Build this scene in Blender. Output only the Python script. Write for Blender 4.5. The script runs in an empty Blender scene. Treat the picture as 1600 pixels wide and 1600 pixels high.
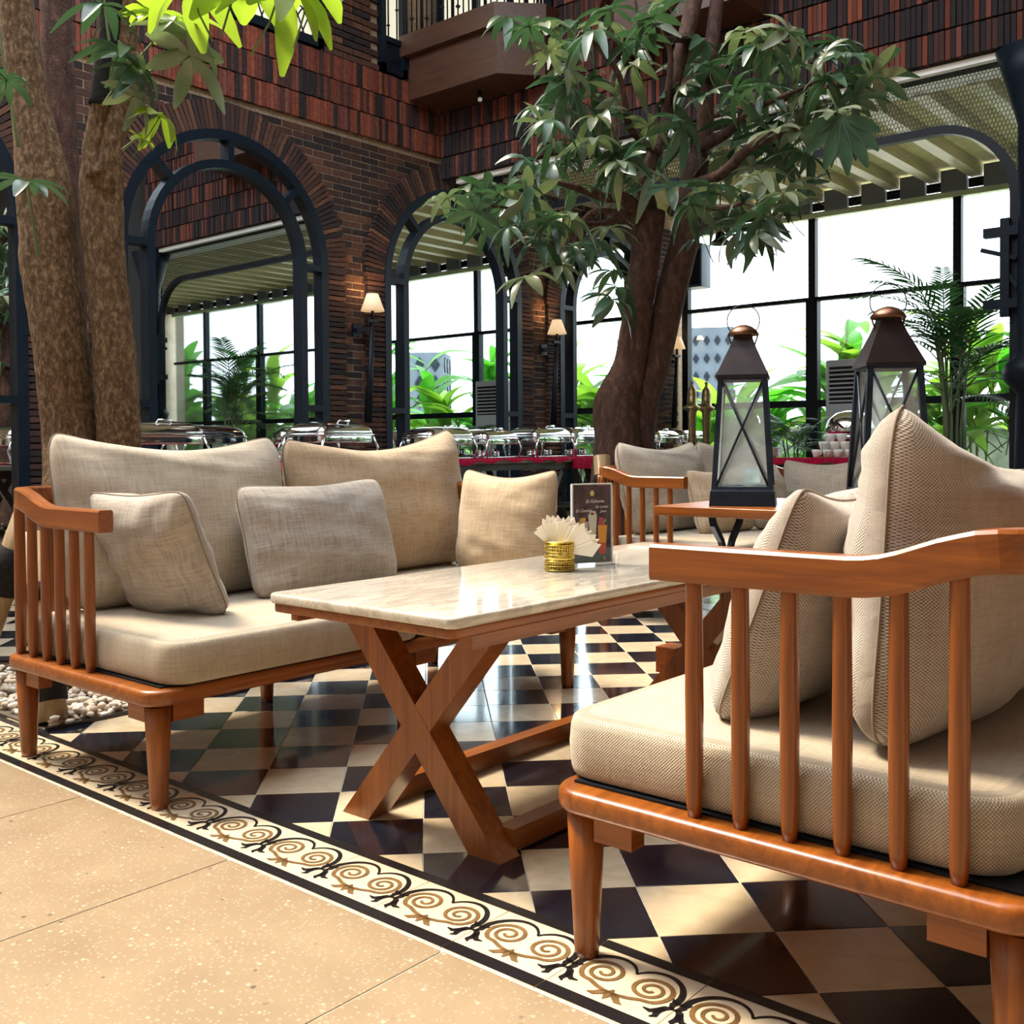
import bpy, math, random
from mathutils import Vector, Matrix, noise
import bmesh
PI = math.pi
sc = bpy.context.scene
COL = sc.collection
# ------------------------------------------------------------------ camera
# X runs along the mirror wall (away to the right), Y towards that wall, Z up; camera stands at the origin.
F, CX, CY = 1631.0, 800.0, 727.3          # focal length and principal point in pixels of a 1600 frame
PITCH, ROLL, HCAM = 0.01937, -0.006836, 0.8315
AZ = math.radians(49.5744)
def _b(v):
    c, s = math.cos(AZ), math.sin(AZ)
    return Vector((c*v[0]+s*v[1], -s*v[0]+c*v[1], v[2]))
_cp, _sp, _cr, _sr = math.cos(PITCH), math.sin(PITCH), math.cos(ROLL), math.sin(ROLL)
FW = _b((0, _cp, -_sp)); _r0 = Vector((1, 0, 0)); _u0 = Vector((0, _sp, _cp))
RT = _b(_r0*_cr+_u0*_sr); UP = _b(_u0*_cr-_r0*_sr)
EYE = Vector((0, 0, HCAM))
cam = bpy.data.cameras.new('camera'); camo = bpy.data.objects.new('camera', cam); COL.objects.link(camo)
cam.sensor_fit = 'HORIZONTAL'; cam.sensor_width = 36; cam.lens = F/1600*36
cam.shift_y = -(800-CY)/1600
cam.clip_start = 0.02; cam.clip_end = 500
camo.matrix_world = Matrix(((RT.x, UP.x, -FW.x, 0), (RT.y, UP.y, -FW.y, 0), (RT.z, UP.z, -FW.z, HCAM), (0, 0, 0, 1)))
sc.camera = camo
def ray(x, y): return FW+RT*((x-CX)/F)+UP*((CY-y)/F)
def atD(x, y, d): return EYE+ray(x, y)*d
def atZ(x, y, z=0.0):
    d = ray(x, y); return EYE+d*((z-HCAM)/d.z)
def atX(x, y, X):
    d = ray(x, y); return EYE+d*(X/d.x)
def atY(x, y, Y):
    d = ray(x, y); return EYE+d*(Y/d.y)
def pix(p):
    q = Vector(p)-EYE; z = q.dot(FW)
    return (CX+F*q.dot(RT)/z, CY-F*q.dot(UP)/z, z)
# ------------------------------------------------------------------ light
sc.view_settings.view_transform = 'Standard'; sc.view_settings.look = 'None'
sc.view_settings.gamma = 1.0; sc.view_settings.use_curve_mapping = False
sc.view_settings.exposure = 1.0
w = bpy.data.worlds.new('world'); sc.world = w; w.use_nodes = True
bg = w.node_tree.nodes['Background']
bg.inputs[0].default_value = (0.86, 0.93, 1.0, 1); bg.inputs[1].default_value = 3.0
sun = bpy.data.lights.new('sun', 'SUN'); suno = bpy.data.objects.new('sun', sun); COL.objects.link(suno)
sun.energy = 4.2; sun.angle = math.radians(14); sun.color = (1.0, 0.84, 0.62)
sdir = Vector((-0.10, 0.50, 0.86)).normalized()
suno.rotation_euler = sdir.to_track_quat('Z', 'Y').to_euler()
# ------------------------------------------------------------------ object helpers
def link(o, parent=None):
    COL.objects.link(o)
    if parent: o.parent = parent
    return o
def tag(o, label=None, cat=None, group=None, kind=None):
    if label: o['label'] = label
    if cat: o['category'] = cat
    if group: o['group'] = group
    if kind: o['kind'] = kind
    return o
def thing(name, label, cat, loc=(0, 0, 0), rz=0.0, group=None):
    o = bpy.data.objects.new(name, None); o.empty_display_size = 0.1
    o.location = loc; o.rotation_euler = (0, 0, rz)
    COL.objects.link(o); return tag(o, label, cat, group)
def copy_tree(o, parent=None):
    c = o.copy(); COL.objects.link(c); c.parent = parent
    for ch in list(o.children): copy_tree(ch, c)
    return c
def rrect(w, h, r, n=5, cx=0.0, cy=0.0):
    r = max(min(r, w/2-1e-4, h/2-1e-4), 1e-4); out = []
    for sx, sy, a0 in ((1, 1, 0), (-1, 1, PI/2), (-1, -1, PI), (1, -1, 1.5*PI)):
        for k in range(n+1):
            a = a0+PI/2*k/n
            out.append((cx+sx*(w/2-r)+r*math.cos(a), cy+sy*(h/2-r)+r*math.sin(a)))
    return out
class MB:
    def __init__(s): s.v = []; s.f = []; s.m = []; s.sm = []; s.uv = None
    def face(s, idx, m=0, smooth=False): s.f.append(tuple(idx)); s.m.append(m); s.sm.append(smooth)
    def box(s, lo, hi, m=0, mat=None):
        b = len(s.v)
        for z in (lo[2], hi[2]):
            for x, y in ((lo[0], lo[1]), (hi[0], lo[1]), (hi[0], hi[1]), (lo[0], hi[1])):
                p = Vector((x, y, z)); s.v.append(mat @ p if mat else p)
        for q in ((0, 3, 2, 1), (4, 5, 6, 7), (0, 1, 5, 4), (1, 2, 6, 5), (2, 3, 7, 6), (3, 0, 4, 7)):
            s.face([b+i for i in q], m)
        return s
    def beam(s, a, b, wd, ht, m=0, up=(0, 0, 1)):
        a = Vector(a); b = Vector(b); d = b-a; L = d.length; d.normalize()
        upv = Vector(up)
        if abs(d.dot(upv)) > 0.99: upv = Vector((0, 1, 0))
        x = d.cross(upv).normalized(); z = x.cross(d)
        M = Matrix(((x.x, d.x, z.x, a.x), (x.y, d.y, z.y, a.y), (x.z, d.z, z.z, a.z), (0, 0, 0, 1)))
        return s.box((-wd/2, 0, -ht/2), (wd/2, L, ht/2), m, M)
    def sweep(s, pts, sect, m=0, smooth=True, up=(0, 0, 1), cap=True, scale=None, closed=False):
        pts = [Vector(p) for p in pts]; n = len(pts); k = len(sect); b = len(s.v); upv = Vector(up)
        for i, p in enumerate(pts):
            if closed: d = pts[(i+1) % n]-pts[i-1]
            else: d = pts[min(i+1, n-1)]-pts[max(i-1, 0)]
            d.normalize()
            u = upv if abs(d.dot(upv)) < 0.995 else Vector((1, 0, 0))
            x = d.cross(u).normalized(); z = x.cross(d)
            q = scale[i] if scale else 1.0
            for (a, c) in sect: s.v.append(p+x*(a*q)+z*(c*q))
        for i in range(n if closed else n-1):
            j = (i+1) % n
            for t in range(k):
                t2 = (t+1) % k
                s.face((b+i*k+t, b+j*k+t, b+j*k+t2, b+i*k+t2), m, smooth)
        if cap and not closed:
            s.face([b+t for t in range(k)], m); s.face([b+(n-1)*k+t for t in reversed(range(k))], m)
        return s
    def tube(s, pts, r, n=8, m=0, cap=True, closed=False, up=(0, 0, 1)):
        pts = [Vector(p) for p in pts]; N = len(pts); b = len(s.v)
        rr = r if isinstance(r, (list, tuple)) else [r]*N
        x = None
        for i, p in enumerate(pts):
            d = (pts[(i+1) % N]-pts[i-1]) if closed else (pts[min(i+1, N-1)]-pts[max(i-1, 0)])
            d.normalize()
            if x is None: x = d.cross(Vector((.31, .87, .38)))
            x = x-d*x.dot(d); x.normalize(); z = d.cross(x)
            for t in range(n): s.v.append(p+(x*math.cos(2*PI*t/n)+z*math.sin(2*PI*t/n))*rr[i])
        for i in range(N if closed else N-1):
            j = (i+1) % N
            for t in range(n): s.face((b+i*n+t, b+i*n+(t+1) % n, b+j*n+(t+1) % n, b+j*n+t), m, True)
        if cap and not closed:
            s.face([b+t for t in reversed(range(n))], m); s.face([b+(N-1)*n+t for t in range(n)], m)
        return s
    def lathe(s, prof, n=16, m=0, c=(0, 0, 0), smooth=True, rot=0.0, axis=None):
        b = len(s.v); k = len(prof)
        for t in range(n):
            a = 2*PI*t/n+rot
            for (r, z) in prof:
                p = Vector((c[0]+r*math.cos(a), c[1]+r*math.sin(a), c[2]+z))
                s.v.append(axis @ p if axis else p)
        for t in range(n):
            t2 = (t+1) % n
            for i in range(k-1):
                s.face((b+t*k+i, b+t2*k+i, b+t2*k+i+1, b+t*k+i+1), m, smooth)
        if prof[0][0] > 1e-4: s.face([b+t*k for t in reversed(range(n))], m)
        if prof[-1][0] > 1e-4: s.face([b+t*k+k-1 for t in range(n)], m)
        return s
    def loft(s, rings, m=0, smooth=True, cap=True):
        b = len(s.v); k = len(rings[0])
        for r in rings:
            for p in r: s.v.append(Vector(p))
        for i in range(len(rings)-1):
            for t in range(k):
                t2 = (t+1) % k
                s.face((b+i*k+t, b+i*k+t2, b+(i+1)*k+t2, b+(i+1)*k+t), m, smooth)
        if cap:
            s.face([b+t for t in reversed(range(k))], m, False)
            s.face([b+(len(rings)-1)*k+t for t in range(k)], m, False)
        return s
    def rslab(s, w, h, z0, z1, r, e, cx=0, cy=0, n=5, m=0, crown=0.0):
        rings = []
        def ring(ins, z): rings.append([(x, y, z) for x, y in rrect(w-2*ins, h-2*ins, r-ins, n, cx, cy)])
        for k in range(4): a = PI/2*k/3; ring(e*(1-math.sin(a)), z0+e*(1-math.cos(a)))
        for k in range(4): a = PI/2*k/3; ring(e*(1-math.cos(a)), z1-e*(1-math.sin(a)))
        if crown:
            for f in (.2, .5, .8): ring(e+min(w, h)*.45*f, z1+crown*math.sin(f*PI/2))
        return s.loft(rings, m)
    def prism(s, poly, z0, z1, m=0, mat=None):
        b = len(s.v); k = len(poly)
        for z in (z0, z1):
            for x, y in poly:
                p = Vector((x, y, z)); s.v.append(mat @ p if mat else p)
        s.face([b+i for i in reversed(range(k))], m); s.face([b+k+i for i in range(k)], m)
        for i in range(k): s.face((b+i, b+(i+1) % k, b+k+(i+1) % k, b+k+i), m)
        return s
    def mesh(s, name, mats):
        me = bpy.data.meshes.new(name)
        me.from_pydata([tuple(p) for p in s.v], [], s.f)
        for mt in (mats if isinstance(mats, (list, tuple)) else [mats]): me.materials.append(mt)
        me.polygons.foreach_set('material_index', s.m); me.polygons.foreach_set('use_smooth', s.sm)
        if s.uv:
            ul = me.uv_layers.new(name='UVMap')
            for lp in me.loops: ul.data[lp.index].uv = s.uv[lp.vertex_index]
        me.update(); return me
    def build(s, name, mats, parent=None, loc=None):
        o = bpy.data.objects.new(name, s.mesh(name, mats))
        if loc is not None: o.location = loc
        return link(o, parent)
def inst(name, me, parent=None, loc=(0, 0, 0), rot=(0, 0, 0), scale=None):
    o = bpy.data.objects.new(name, me); o.location = loc; o.rotation_euler = rot
    if scale is not None: o.scale = (scale,)*3 if isinstance(scale, (int, float)) else scale
    return link(o, parent)
# ------------------------------------------------------------------ materials
class NT:
    def __init__(s, name):
        s.mat = bpy.data.materials.new(name); s.mat.use_nodes = True; s.t = s.mat.node_tree
        s.b = s.t.nodes['Principled BSDF']; s.out = s.t.nodes['Material Output']
    def n(s, typ, **kw):
        nd = s.t.nodes.new(typ)
        for k, v in kw.items():
            if k.startswith('i_'): nd.inputs[k[2:].replace('_', ' ')].default_value = v
            else: setattr(nd, k, v)
        return nd
    def l(s, a, b): s.t.links.new(a, b)
    def coords(s, kind='Object', scale=(1, 1, 1), rot=(0, 0, 0)):
        tc = s.n('ShaderNodeTexCoord'); mp = s.n('ShaderNodeMapping')
        mp.inputs['Scale'].default_value = scale; mp.inputs['Rotation'].default_value = rot
        s.l(tc.outputs[kind], mp.inputs['Vector']); return mp.outputs['Vector']
    def noise(s, vec, scale, detail=3, rough=.55, dist=0.0):
        nd = s.n('ShaderNodeTexNoise'); nd.inputs['Scale'].default_value = scale; nd.inputs['Detail'].default_value = detail
        nd.inputs['Roughness'].default_value = rough; nd.inputs['Distortion'].default_value = dist
        s.l(vec, nd.inputs['Vector']); return nd.outputs['Fac']
    def ramp(s, fac, stops):
        r = s.n('ShaderNodeValToRGB'); e = r.color_ramp.elements
        while len(e) < len(stops): e.new(0.5)
        for el, (p, c) in zip(e, stops): el.position = p; el.color = (*c, 1) if len(c) == 3 else c
        s.l(fac, r.inputs['Fac']); return r.outputs['Color']
    def bump(s, h, strength, dist=0.01):
        b = s.n('ShaderNodeBump'); b.inputs['Strength'].default_value = strength; b.inputs['Distance'].default_value = dist
        s.l(h, b.inputs['Height']); s.l(b.outputs['Normal'], s.b.inputs['Normal']); return b
    def math(s, op, a, b=None):
        m = s.n('ShaderNodeMath', operation=op)
        for i, v in enumerate((a, b)):
            if v is None: continue
            if isinstance(v, (int, float)): m.inputs[i].default_value = v
            else: s.l(v, m.inputs[i])
        return m.outputs[0]
    def mix(s, fac, c1, c2, mode='MIX'):
        m = s.n('ShaderNodeMix', data_type='RGBA', blend_type=mode)
        for sock, v in ((m.inputs[0], fac), (m.inputs[6], c1), (m.inputs[7], c2)):
            if isinstance(v, (int, float)): sock.default_value = v
            elif isinstance(v, tuple): sock.default_value = (*v, 1) if len(v) == 3 else v
            else: s.l(v, sock)
        return m.outputs[2]
def pmat(name, col, rough=.5, metal=0.0, spec=.5, nscale=0, namt=.15, bump=0.0, kind='Object', coat=0.0):
    t = NT(name); b = t.b
    b.inputs['Roughness'].default_value = rough; b.inputs['Metallic'].default_value = metal
    b.inputs['Specular IOR Level'].default_value = spec; b.inputs['Coat Weight'].default_value = coat
    if nscale:
        f = t.noise(t.coords(kind), nscale, 4)
        lo = tuple(c*(1-namt) for c in col); hi = tuple(min(1, c*(1+namt)) for c in col)
        t.l(t.ramp(f, [(.3, lo), (.7, hi)]), b.inputs['Base Color'])
        if bump: t.bump(f, bump)
    else: b.inputs['Base Color'].default_value = (*col, 1)
    return t.mat
def wood(name, c1, c2, axis=2, rough=.32, scale=1.0, kind='Object'):
    t = NT(name); s = [34*scale]*3; s[axis] = 2.2*scale
    v = t.coords(kind, tuple(s))
    n1 = t.noise(v, 1.0, 5, .6, 1.2); s2 = [160*scale]*3; s2[axis] = 5*scale
    n2 = t.noise(t.coords(kind, tuple(s2)), 1.0, 3, .6)
    c = t.ramp(n1, [(.28, c1), (.5, tuple((a+b)/2 for a, b in zip(c1, c2))), (.72, c2)])
    c = t.mix(t.math('MULTIPLY', n2, .55), c, tuple(x*.55 for x in c1))
    t.l(c, t.b.inputs['Base Color']); t.b.inputs['Roughness'].default_value = rough
    t.b.inputs['Coat Weight'].default_value = .25; t.b.inputs['Coat Roughness'].default_value = .22
    t.bump(n2, .05, .002); return t.mat
def fabric(name, light, dark, cell=.0042, contrast=.5, streak=1.0):
    t = NT(name); tc = t.n('ShaderNodeTexCoord'); sp = t.n('ShaderNodeSeparateXYZ'); t.l(tc.outputs['UV'], sp.inputs[0])
    K = PI/cell
    su = t.math('SINE', t.math('MULTIPLY', sp.outputs[0], K)); sv = t.math('SINE', t.math('MULTIPLY', sp.outputs[1], K))
    wv = t.math('ADD', t.math('MULTIPLY', t.math('MULTIPLY', su, sv), .5*contrast), .5)
    st = t.noise(t.coords('UV', (14, 160, 1)), 1.0, 4, .65); st2 = t.noise(t.coords('UV', (150, 12, 1)), 1.0, 4, .65)
    blot = t.noise(t.coords('UV', (7, 7, 1)), 1.0, 3)
    k = t.math('ADD', wv, t.math('MULTIPLY', t.math('SUBTRACT', t.math('ADD', st, st2), 1.0), .9*streak))
    k = t.math('ADD', k, t.math('MULTIPLY', t.math('SUBTRACT', blot, .5), .35))
    t.l(t.ramp(k, [(.12, dark), (.5, tuple((a*.62+b*.38) for a, b in zip(light, dark))), (.88, light)]), t.b.inputs['Base Color'])
    t.b.inputs['Roughness'].default_value = .95; t.b.inputs['Specular IOR Level'].default_value = .1
    t.b.inputs['Sheen Weight'].default_value = .25
    t.bump(wv, .55, .0015); return t.mat
M = {}
M['sofa_y'] = wood('teak_y', (.165, .038, .0035), (.41, .122, .012), 1)
M['sofa_x'] = wood('teak_x', (.165, .038, .0035), (.41, .122, .012), 0)
M['sofa_z'] = wood('teak_z', (.165, .038, .0035), (.41, .122, .012), 2)
M['linen'] = fabric('linen_beige', (.62, .545, .45), (.27, .225, .175), .0019, .5, .9)
M['linen_grey'] = fabric('linen_grey', (.53, .475, .42), (.21, .18, .155), .0019, .5, 1.0)
M['weave'] = fabric('basket_weave', (.60, .53, .465), (.14, .108, .092), .0024, .9, .4)
M['weave_seat'] = fabric('seat_weave', (.61, .53, .42), (.19, .15, .105), .0026, .85, .4)
M['linen_tan'] = fabric('linen_tan', (.60, .47, .325), (.29, .205, .13), .0020, .5, 1.0)
M['seam'] = pmat('seam_thread', (.25, .20, .155), .9)
M['black'] = pmat('black_iron', (.005, .007, .012), .5, 0, .25, 30, .3)
M['frame'] = pmat('dark_window_frame', (.003, .008, .016), .45, 0, .22, 20, .3)
M['chrome'] = pmat('polished_steel', (.82, .84, .86), .07, 1.0)
M['brass'] = pmat('aged_brass', (.30, .22, .11), .35, 1.0, .5, 12, .4)
M['white'] = pmat('white_paint', (.90, .90, .88), .6, 0, .3, 6, .06)
M['porcelain'] = pmat('porcelain', (.80, .77, .72), .25)
M['darkwood'] = wood('dark_wood', (.020, .010, .007), (.060, .028, .016), 0, .5)
M['redcloth'] = pmat('crimson_cloth', (.30, .004, .030), .85, 0, .1, 60, .35, .2)
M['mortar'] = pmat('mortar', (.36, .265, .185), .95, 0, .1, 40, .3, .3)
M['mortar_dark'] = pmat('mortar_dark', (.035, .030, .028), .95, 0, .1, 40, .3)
BR = []
for i, c in enumerate([(.080, .038, .028), (.056, .029, .024), (.038, .023, .022), (.110, .052, .034), (.026, .020, .021), (.14, .064, .040)]):
    BR.append(pmat('brick_clay_%d' % i, c, .88, 0, .2, 26, .35, .35))
SB = []
for i, c in enumerate([(.175, .046, .027), (.125, .038, .026), (.060, .028, .025), (.026, .020, .022), (.22, .062, .036), (.155, .055, .042)]):
    SB.append(pmat('brick_soldier_%d' % i, c, .86, 0, .2, 26, .3, .3))
t = NT('mirror_glass'); t.b.inputs['Base Color'].default_value = (.80, .86, .88, 1); t.b.inputs['Metallic'].default_value = 1; t.b.inputs['Roughness'].default_value = .012
M['mirror'] = t.mat
def thin_glass(name, tint, refl=.06):
    t = NT(name); t.t.nodes.remove(t.b)
    tr = t.n('ShaderNodeBsdfTransparent'); tr.inputs[0].default_value = (*tint, 1)
    gl = t.n('ShaderNodeBsdfGlossy'); gl.inputs['Roughness'].default_value = .02
    fr = t.n('ShaderNodeFresnel'); fr.inputs[0].default_value = 1.25
    f = t.math('ADD', t.math('MULTIPLY', fr.outputs[0], .8 if refl < .2 else .25), refl*.3 if refl < .2 else .01)
    mx = t.n('ShaderNodeMixShader'); t.l(f, mx.inputs[0]); t.l(tr.outputs[0], mx.inputs[1]); t.l(gl.outputs[0], mx.inputs[2])
    t.l(mx.outputs[0], t.out.inputs[0]); return t.mat
M['glass'] = thin_glass('window_glass', (.95, .98, .98))
M['lantern_glass'] = None
t = NT('frosted_lantern_glass'); t.t.nodes.remove(t.b)
tr = t.n('ShaderNodeBsdfTransparent'); tr.inputs[0].default_value = (.90, .97, 1.0, 1)
df = t.n('ShaderNodeBsdfTranslucent'); df.inputs[0].default_value = (.88, .97, 1.0, 1)
gl = t.n('ShaderNodeBsdfGlossy'); gl.inputs['Roughness'].default_value = .05
nz = t.noise(t.coords('Object', (4, 4, 4)), 1.5, 3)
m1 = t.n('ShaderNodeMixShader'); t.l(t.ramp(nz, [(.35, (.26,)*3), (.75, (.46,)*3)]), m1.inputs[0]); t.l(tr.outputs[0], m1.inputs[1]); t.l(df.outputs[0], m1.inputs[2])
m2 = t.n('ShaderNodeMixShader'); m2.inputs[0].default_value = .09; t.l(m1.outputs[0], m2.inputs[1]); t.l(gl.outputs[0], m2.inputs[2]); t.l(m2.outputs[0], t.out.inputs[0])
M['lantern_glass'] = t.mat
def leafmat(name, c, tcol, transl=.35, rough=.4):
    t = NT(name); v = t.coords('Object', (1, 1, 1)); f = t.noise(v, 9.0, 3)
    base = t.ramp(f, [(.3, tuple(x*.75 for x in c)), (.7, tuple(min(1, x*1.2) for x in c))])
    t.l(base, t.b.inputs['Base Color']); t.b.inputs['Roughness'].default_value = rough
    tl = t.n('ShaderNodeBsdfTranslucent'); tl.inputs[0].default_value = (*tcol, 1)
    mx = t.n('ShaderNodeMixShader'); mx.inputs[0].default_value = transl
    t.l(t.b.outputs[0], mx.inputs[1]); t.l(tl.outputs[0], mx.inputs[2]); t.l(mx.outputs[0], t.out.inputs[0]); return t.mat
M['leaf'] = leafmat('umbrella_leaf', (.040, .085, .048), (.05, .13, .04), .2, .30)
M['leaf_pale'] = leafmat('umbrella_leaf_pale', (.17, .20, .13), (.16, .24, .08), .25, .30)
M['leaf_young'] = leafmat('young_leaf', (.17, .27, .02), (.33, .50, .03), .5, .35)
M['leaf_sun'] = leafmat('garden_leaf', (.055, .20, .025), (.09, .42, .025), .5, .4)
M['leaf_sun2'] = leafmat('garden_leaf_yellow', (.13, .26, .03), (.26, .52, .04), .5, .4)
M['palm'] = leafmat('palm_leaf', (.030, .085, .035), (.06, .22, .04), .25, .4)
M['stem'] = pmat('green_stem', (.10, .14, .05), .6)
# ------------------------------------------------------------------ floor
random.seed(5)
t = NT('terrazzo'); v = t.coords('Object')
def chips(t, v, scale, th, soft=.02):
    vo = t.n('ShaderNodeTexVoronoi'); vo.inputs['Scale'].default_value = scale; t.l(v, vo.inputs['Vector'])
    hs = t.n('ShaderNodeSeparateColor'); t.l(vo.outputs['Color'], hs.inputs[0])
    inside = t.ramp(vo.outputs['Distance'], [(.24, (1, 1, 1)), (.34, (0, 0, 0))])
    pick = t.ramp(hs.outputs[0], [(th, (0, 0, 0)), (th+soft, (1, 1, 1))])
    return t.math('MULTIPLY', inside, pick)
c = t.ramp(t.noise(v, 5.0, 5), [(.3, (.26, .192, .122)), (.7, (.335, .255, .165))])
c = t.mix(t.math('MULTIPLY', t.noise(v, 160, 2), .45), c, (.21, .148, .09))
c = t.mix(chips(t, v, 130, .45), c, (.38, .31, .22)); c = t.mix(chips(t, v, 80, .90), c, (.43, .37, .29))
c = t.mix(chips(t, v, 75, .95), c, (.24, .19, .13)); c = t.mix(chips(t, v, 60, .975), c, (.10, .08, .06))
t.l(c, t.b.inputs['Base Color']); t.b.inputs['Roughness'].default_value = .28; M['terrazzo'] = t.mat
def tilemat(name, lo, hi, scuff, rough):
    t = NT(name); v = t.coords('Object'); oi = t.n('ShaderNodeObjectInfo')
    ad = t.n('ShaderNodeVectorMath', operation='ADD'); mu = t.n('ShaderNodeVectorMath', operation='SCALE'); mu.inputs[0].default_value = (17, 31, 5)
    t.l(oi.outputs['Random'], mu.inputs['Scale']); t.l(v, ad.inputs[0]); t.l(mu.outputs[0], ad.inputs[1]); v = ad.outputs[0]
    n1 = t.noise(v, 14, 5, .6, .8); n2 = t.noise(v, 70, 4, .7)
    c = t.ramp(n1, [(.3, lo), (.72, hi)])
    c = t.mix(t.ramp(n2, [(.66, (0, 0, 0)), (.80, (.45,)*3)]), c, scuff)
    t.l(c, t.b.inputs['Base Color'])
    t.l(t.ramp(n1, [(.3, (rough*.7,)*3), (.75, (rough*1.5,)*3)]), t.b.inputs['Roughness'])
    t.b.inputs['Specular IOR Level'].default_value = .6; t.b.inputs['Coat Weight'].default_value = .6; t.b.inputs['Coat Roughness'].default_value = .06
    t.bump(n1, .02, .01); return t.mat
M['tile_black'] = tilemat('tile_black', (.004, .006, .012), (.010, .015, .027), (.08, .09, .11), .12)
M['tile_cream'] = tilemat('tile_cream', (.56, .45, .30), (.70, .58, .41), (.48, .40, .30), .15)
M['tile_print'] = tilemat('tile_border', (.64, .53, .37), (.74, .63, .46), (.55, .46, .34), .2)
M['ink'] = pmat('black_glaze', (.010, .010, .012), .2)
M['brown_ink'] = pmat('brown_glaze', (.17, .098, .042), .22, 0, .5, 40, .3)
M['grout'] = pmat('grout', (.50, .46, .38), .9, 0, .1, 60, .3)
M['gravelbase'] = pmat('bed_soil', (.11, .085, .06), .95)
M['pebble'] = []
for i, cc in enumerate([(.66, .57, .47), (.54, .43, .34), (.74, .68, .60)]): M['pebble'].append(pmat('pebble_%d' % i, cc, .6, 0, .3, 30, .2))
BX0, BX1 = 1.224, 1.424
floor = MB().box((-4, -5, -.05), (12.6, 8, -.0016)).build('floor', M['grout']); tag(floor, kind='structure')
k = 0
for i in range(3):
    for j in range(12):
        x1 = BX0-.004-i*1.2; y0 = 1.795-.6*5+j*.6
        if y0 > 6: continue
        MB().rslab(1.197, .597, -.012, 0, .004, .0012, x1-.6, y0+.3, 1).build('slab', M['terrazzo'], floor)
# printed border tiles
def ribbon(mb, pts, wd, m, z=.0009):
    b = len(mb.v); n = len(pts)
    for i, (x, y) in enumerate(pts):
        a = pts[max(i-1, 0)]; c = pts[min(i+1, n-1)]; dx, dy = c[0]-a[0], c[1]-a[1]; L = math.hypot(dx, dy) or 1
        q = wd[i] if isinstance(wd, (list, tuple)) else wd
        q *= 1.3 if q < .02 else 1
        nx, ny = -dy/L*q/2, dx/L*q/2
        mb.v += [Vector((x+nx, y+ny, z)), Vector((x-nx, y-ny, z))]
    for i in range(n-1): mb.face((b+2*i, b+2*i+1, b+2*i+3, b+2*i+2), m)
def arc(cx, cy, r, a0, a1, n=18, r1=None):
    r1 = r if r1 is None else r1
    return [(cx+(r+(r1-r)*k/n)*math.cos(math.radians(a0+(a1-a0)*k/n)), cy+(r+(r1-r)*k/n)*math.sin(math.radians(a0+(a1-a0)*k/n))) for k in range(n+1)]
def taper(n, a, b, c): return [a+(b-a)*(2*i/n) if i < n/2 else b+(c-b)*(2*i/n-1) for i in range(n+1)]
# motif drawn with u along the strip (0..0.2) and v across it (0..0.2)
mo = MB()
def uv2(pts): return [(v_, u_) for u_, v_ in pts]
for sgn in (1, -1):
    fx = (lambda u: .1+sgn*(u-.1))
    R = lambda pts: uv2([(fx(u), v_) for u, v_ in pts])
    hp = [(.100, .134), (.106, .144), (.120, .156), (.138, .161), (.157, .158), (.174, .147), (.186, .131), (.192, .115), (.1925, .103)]
    hq = []
    for i in range(len(hp)-1):
        p0, p1, p2, p3 = hp[max(i-1, 0)], hp[i], hp[i+1], hp[min(i+2, len(hp)-1)]
        for q in range(4):
            f = q/4; hq.append(tuple(.5*(2*p1[c]+(p2[c]-p0[c])*f+(2*p0[c]-5*p1[c]+4*p2[c]-p3[c])*f*f+(3*p1[c]-p0[c]-3*p2[c]+p3[c])*f**3) for c in (0, 1)))
    hq.append(hp[-1]); ribbon(mo, R(hq), taper(len(hq)-1, .003, .0062, .0095), 0)        # big hump
    ribbon(mo, R([(.196, .104), (.191, .094), (.194, .084), (.199, .080)]), [.006, .009, .006, .004], 0)
    ribbon(mo, R([(.1975, .084), (.188, .078), (.182, .066), (.172, .058), (.160, .060)]), [.004, .009, .010, .007, .002], 0)
    ribbon(mo, R([(.186, .076), (.183, .062), (.186, .050), (.180, .044)]), [.008, .009, .007, .002], 0)
    ribbon(mo, R([(.199, .098), (.188, .101), (.184, .108)]), [.007, .005, .001], 0)
    # spiral
    sp = []
    for q in range(46):
        a = math.radians(-60+q/45*760); r = .0365*(1-q/45*.86); sp.append((.143+r*1.05*math.cos(a), .108+r*math.sin(a)))
    ribbon(mo, R(sp), [.0066-.0022*q/45 for q in range(46)], 1)
    ribbon(mo, R([(sp[0][0], sp[0][1]), (.146, .074), (.128, .066), (.112, .062), (.102, .062)]), [.0058, .006, .006, .006, .005], 1)
    ribbon(mo, R([(.101, .064), (.112, .056), (.122, .046), (.132, .044)]), [.004, .010, .008, .001], 1)
ribbon(mo, uv2([(.1, .072), (.1, .056), (.1, .040)]), [.003, .012, .001], 1)
ribbon(mo, [(.0155, 0), (.0155, .1985)], .027, 0); ribbon(mo, [(.1865, 0), (.1865, .1985)], .024, 0)
mome = mo.mesh('scroll_print', [M['ink'], M['brown_ink']])
tl = MB().rslab(.1985, .1985, -.012, 0, .002, .0008, .1, .09925, 1).mesh('border_tile', M['tile_print'])
border = tag(bpy.data.objects.new('trim_1', None), kind='structure'); COL.objects.link(border)
for j in range(-6, 26):
    o = inst('border_tile', tl, border, (BX0, .007+.2*j, 0)); inst('scroll_print', mome, o)
for j in range(0, 14):
    o = inst('border_tile', tl, border, (BX1+.2*j+.2, 3.985, 0), (0, 0, PI/2)); inst('scroll_print', mome, o)
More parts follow.
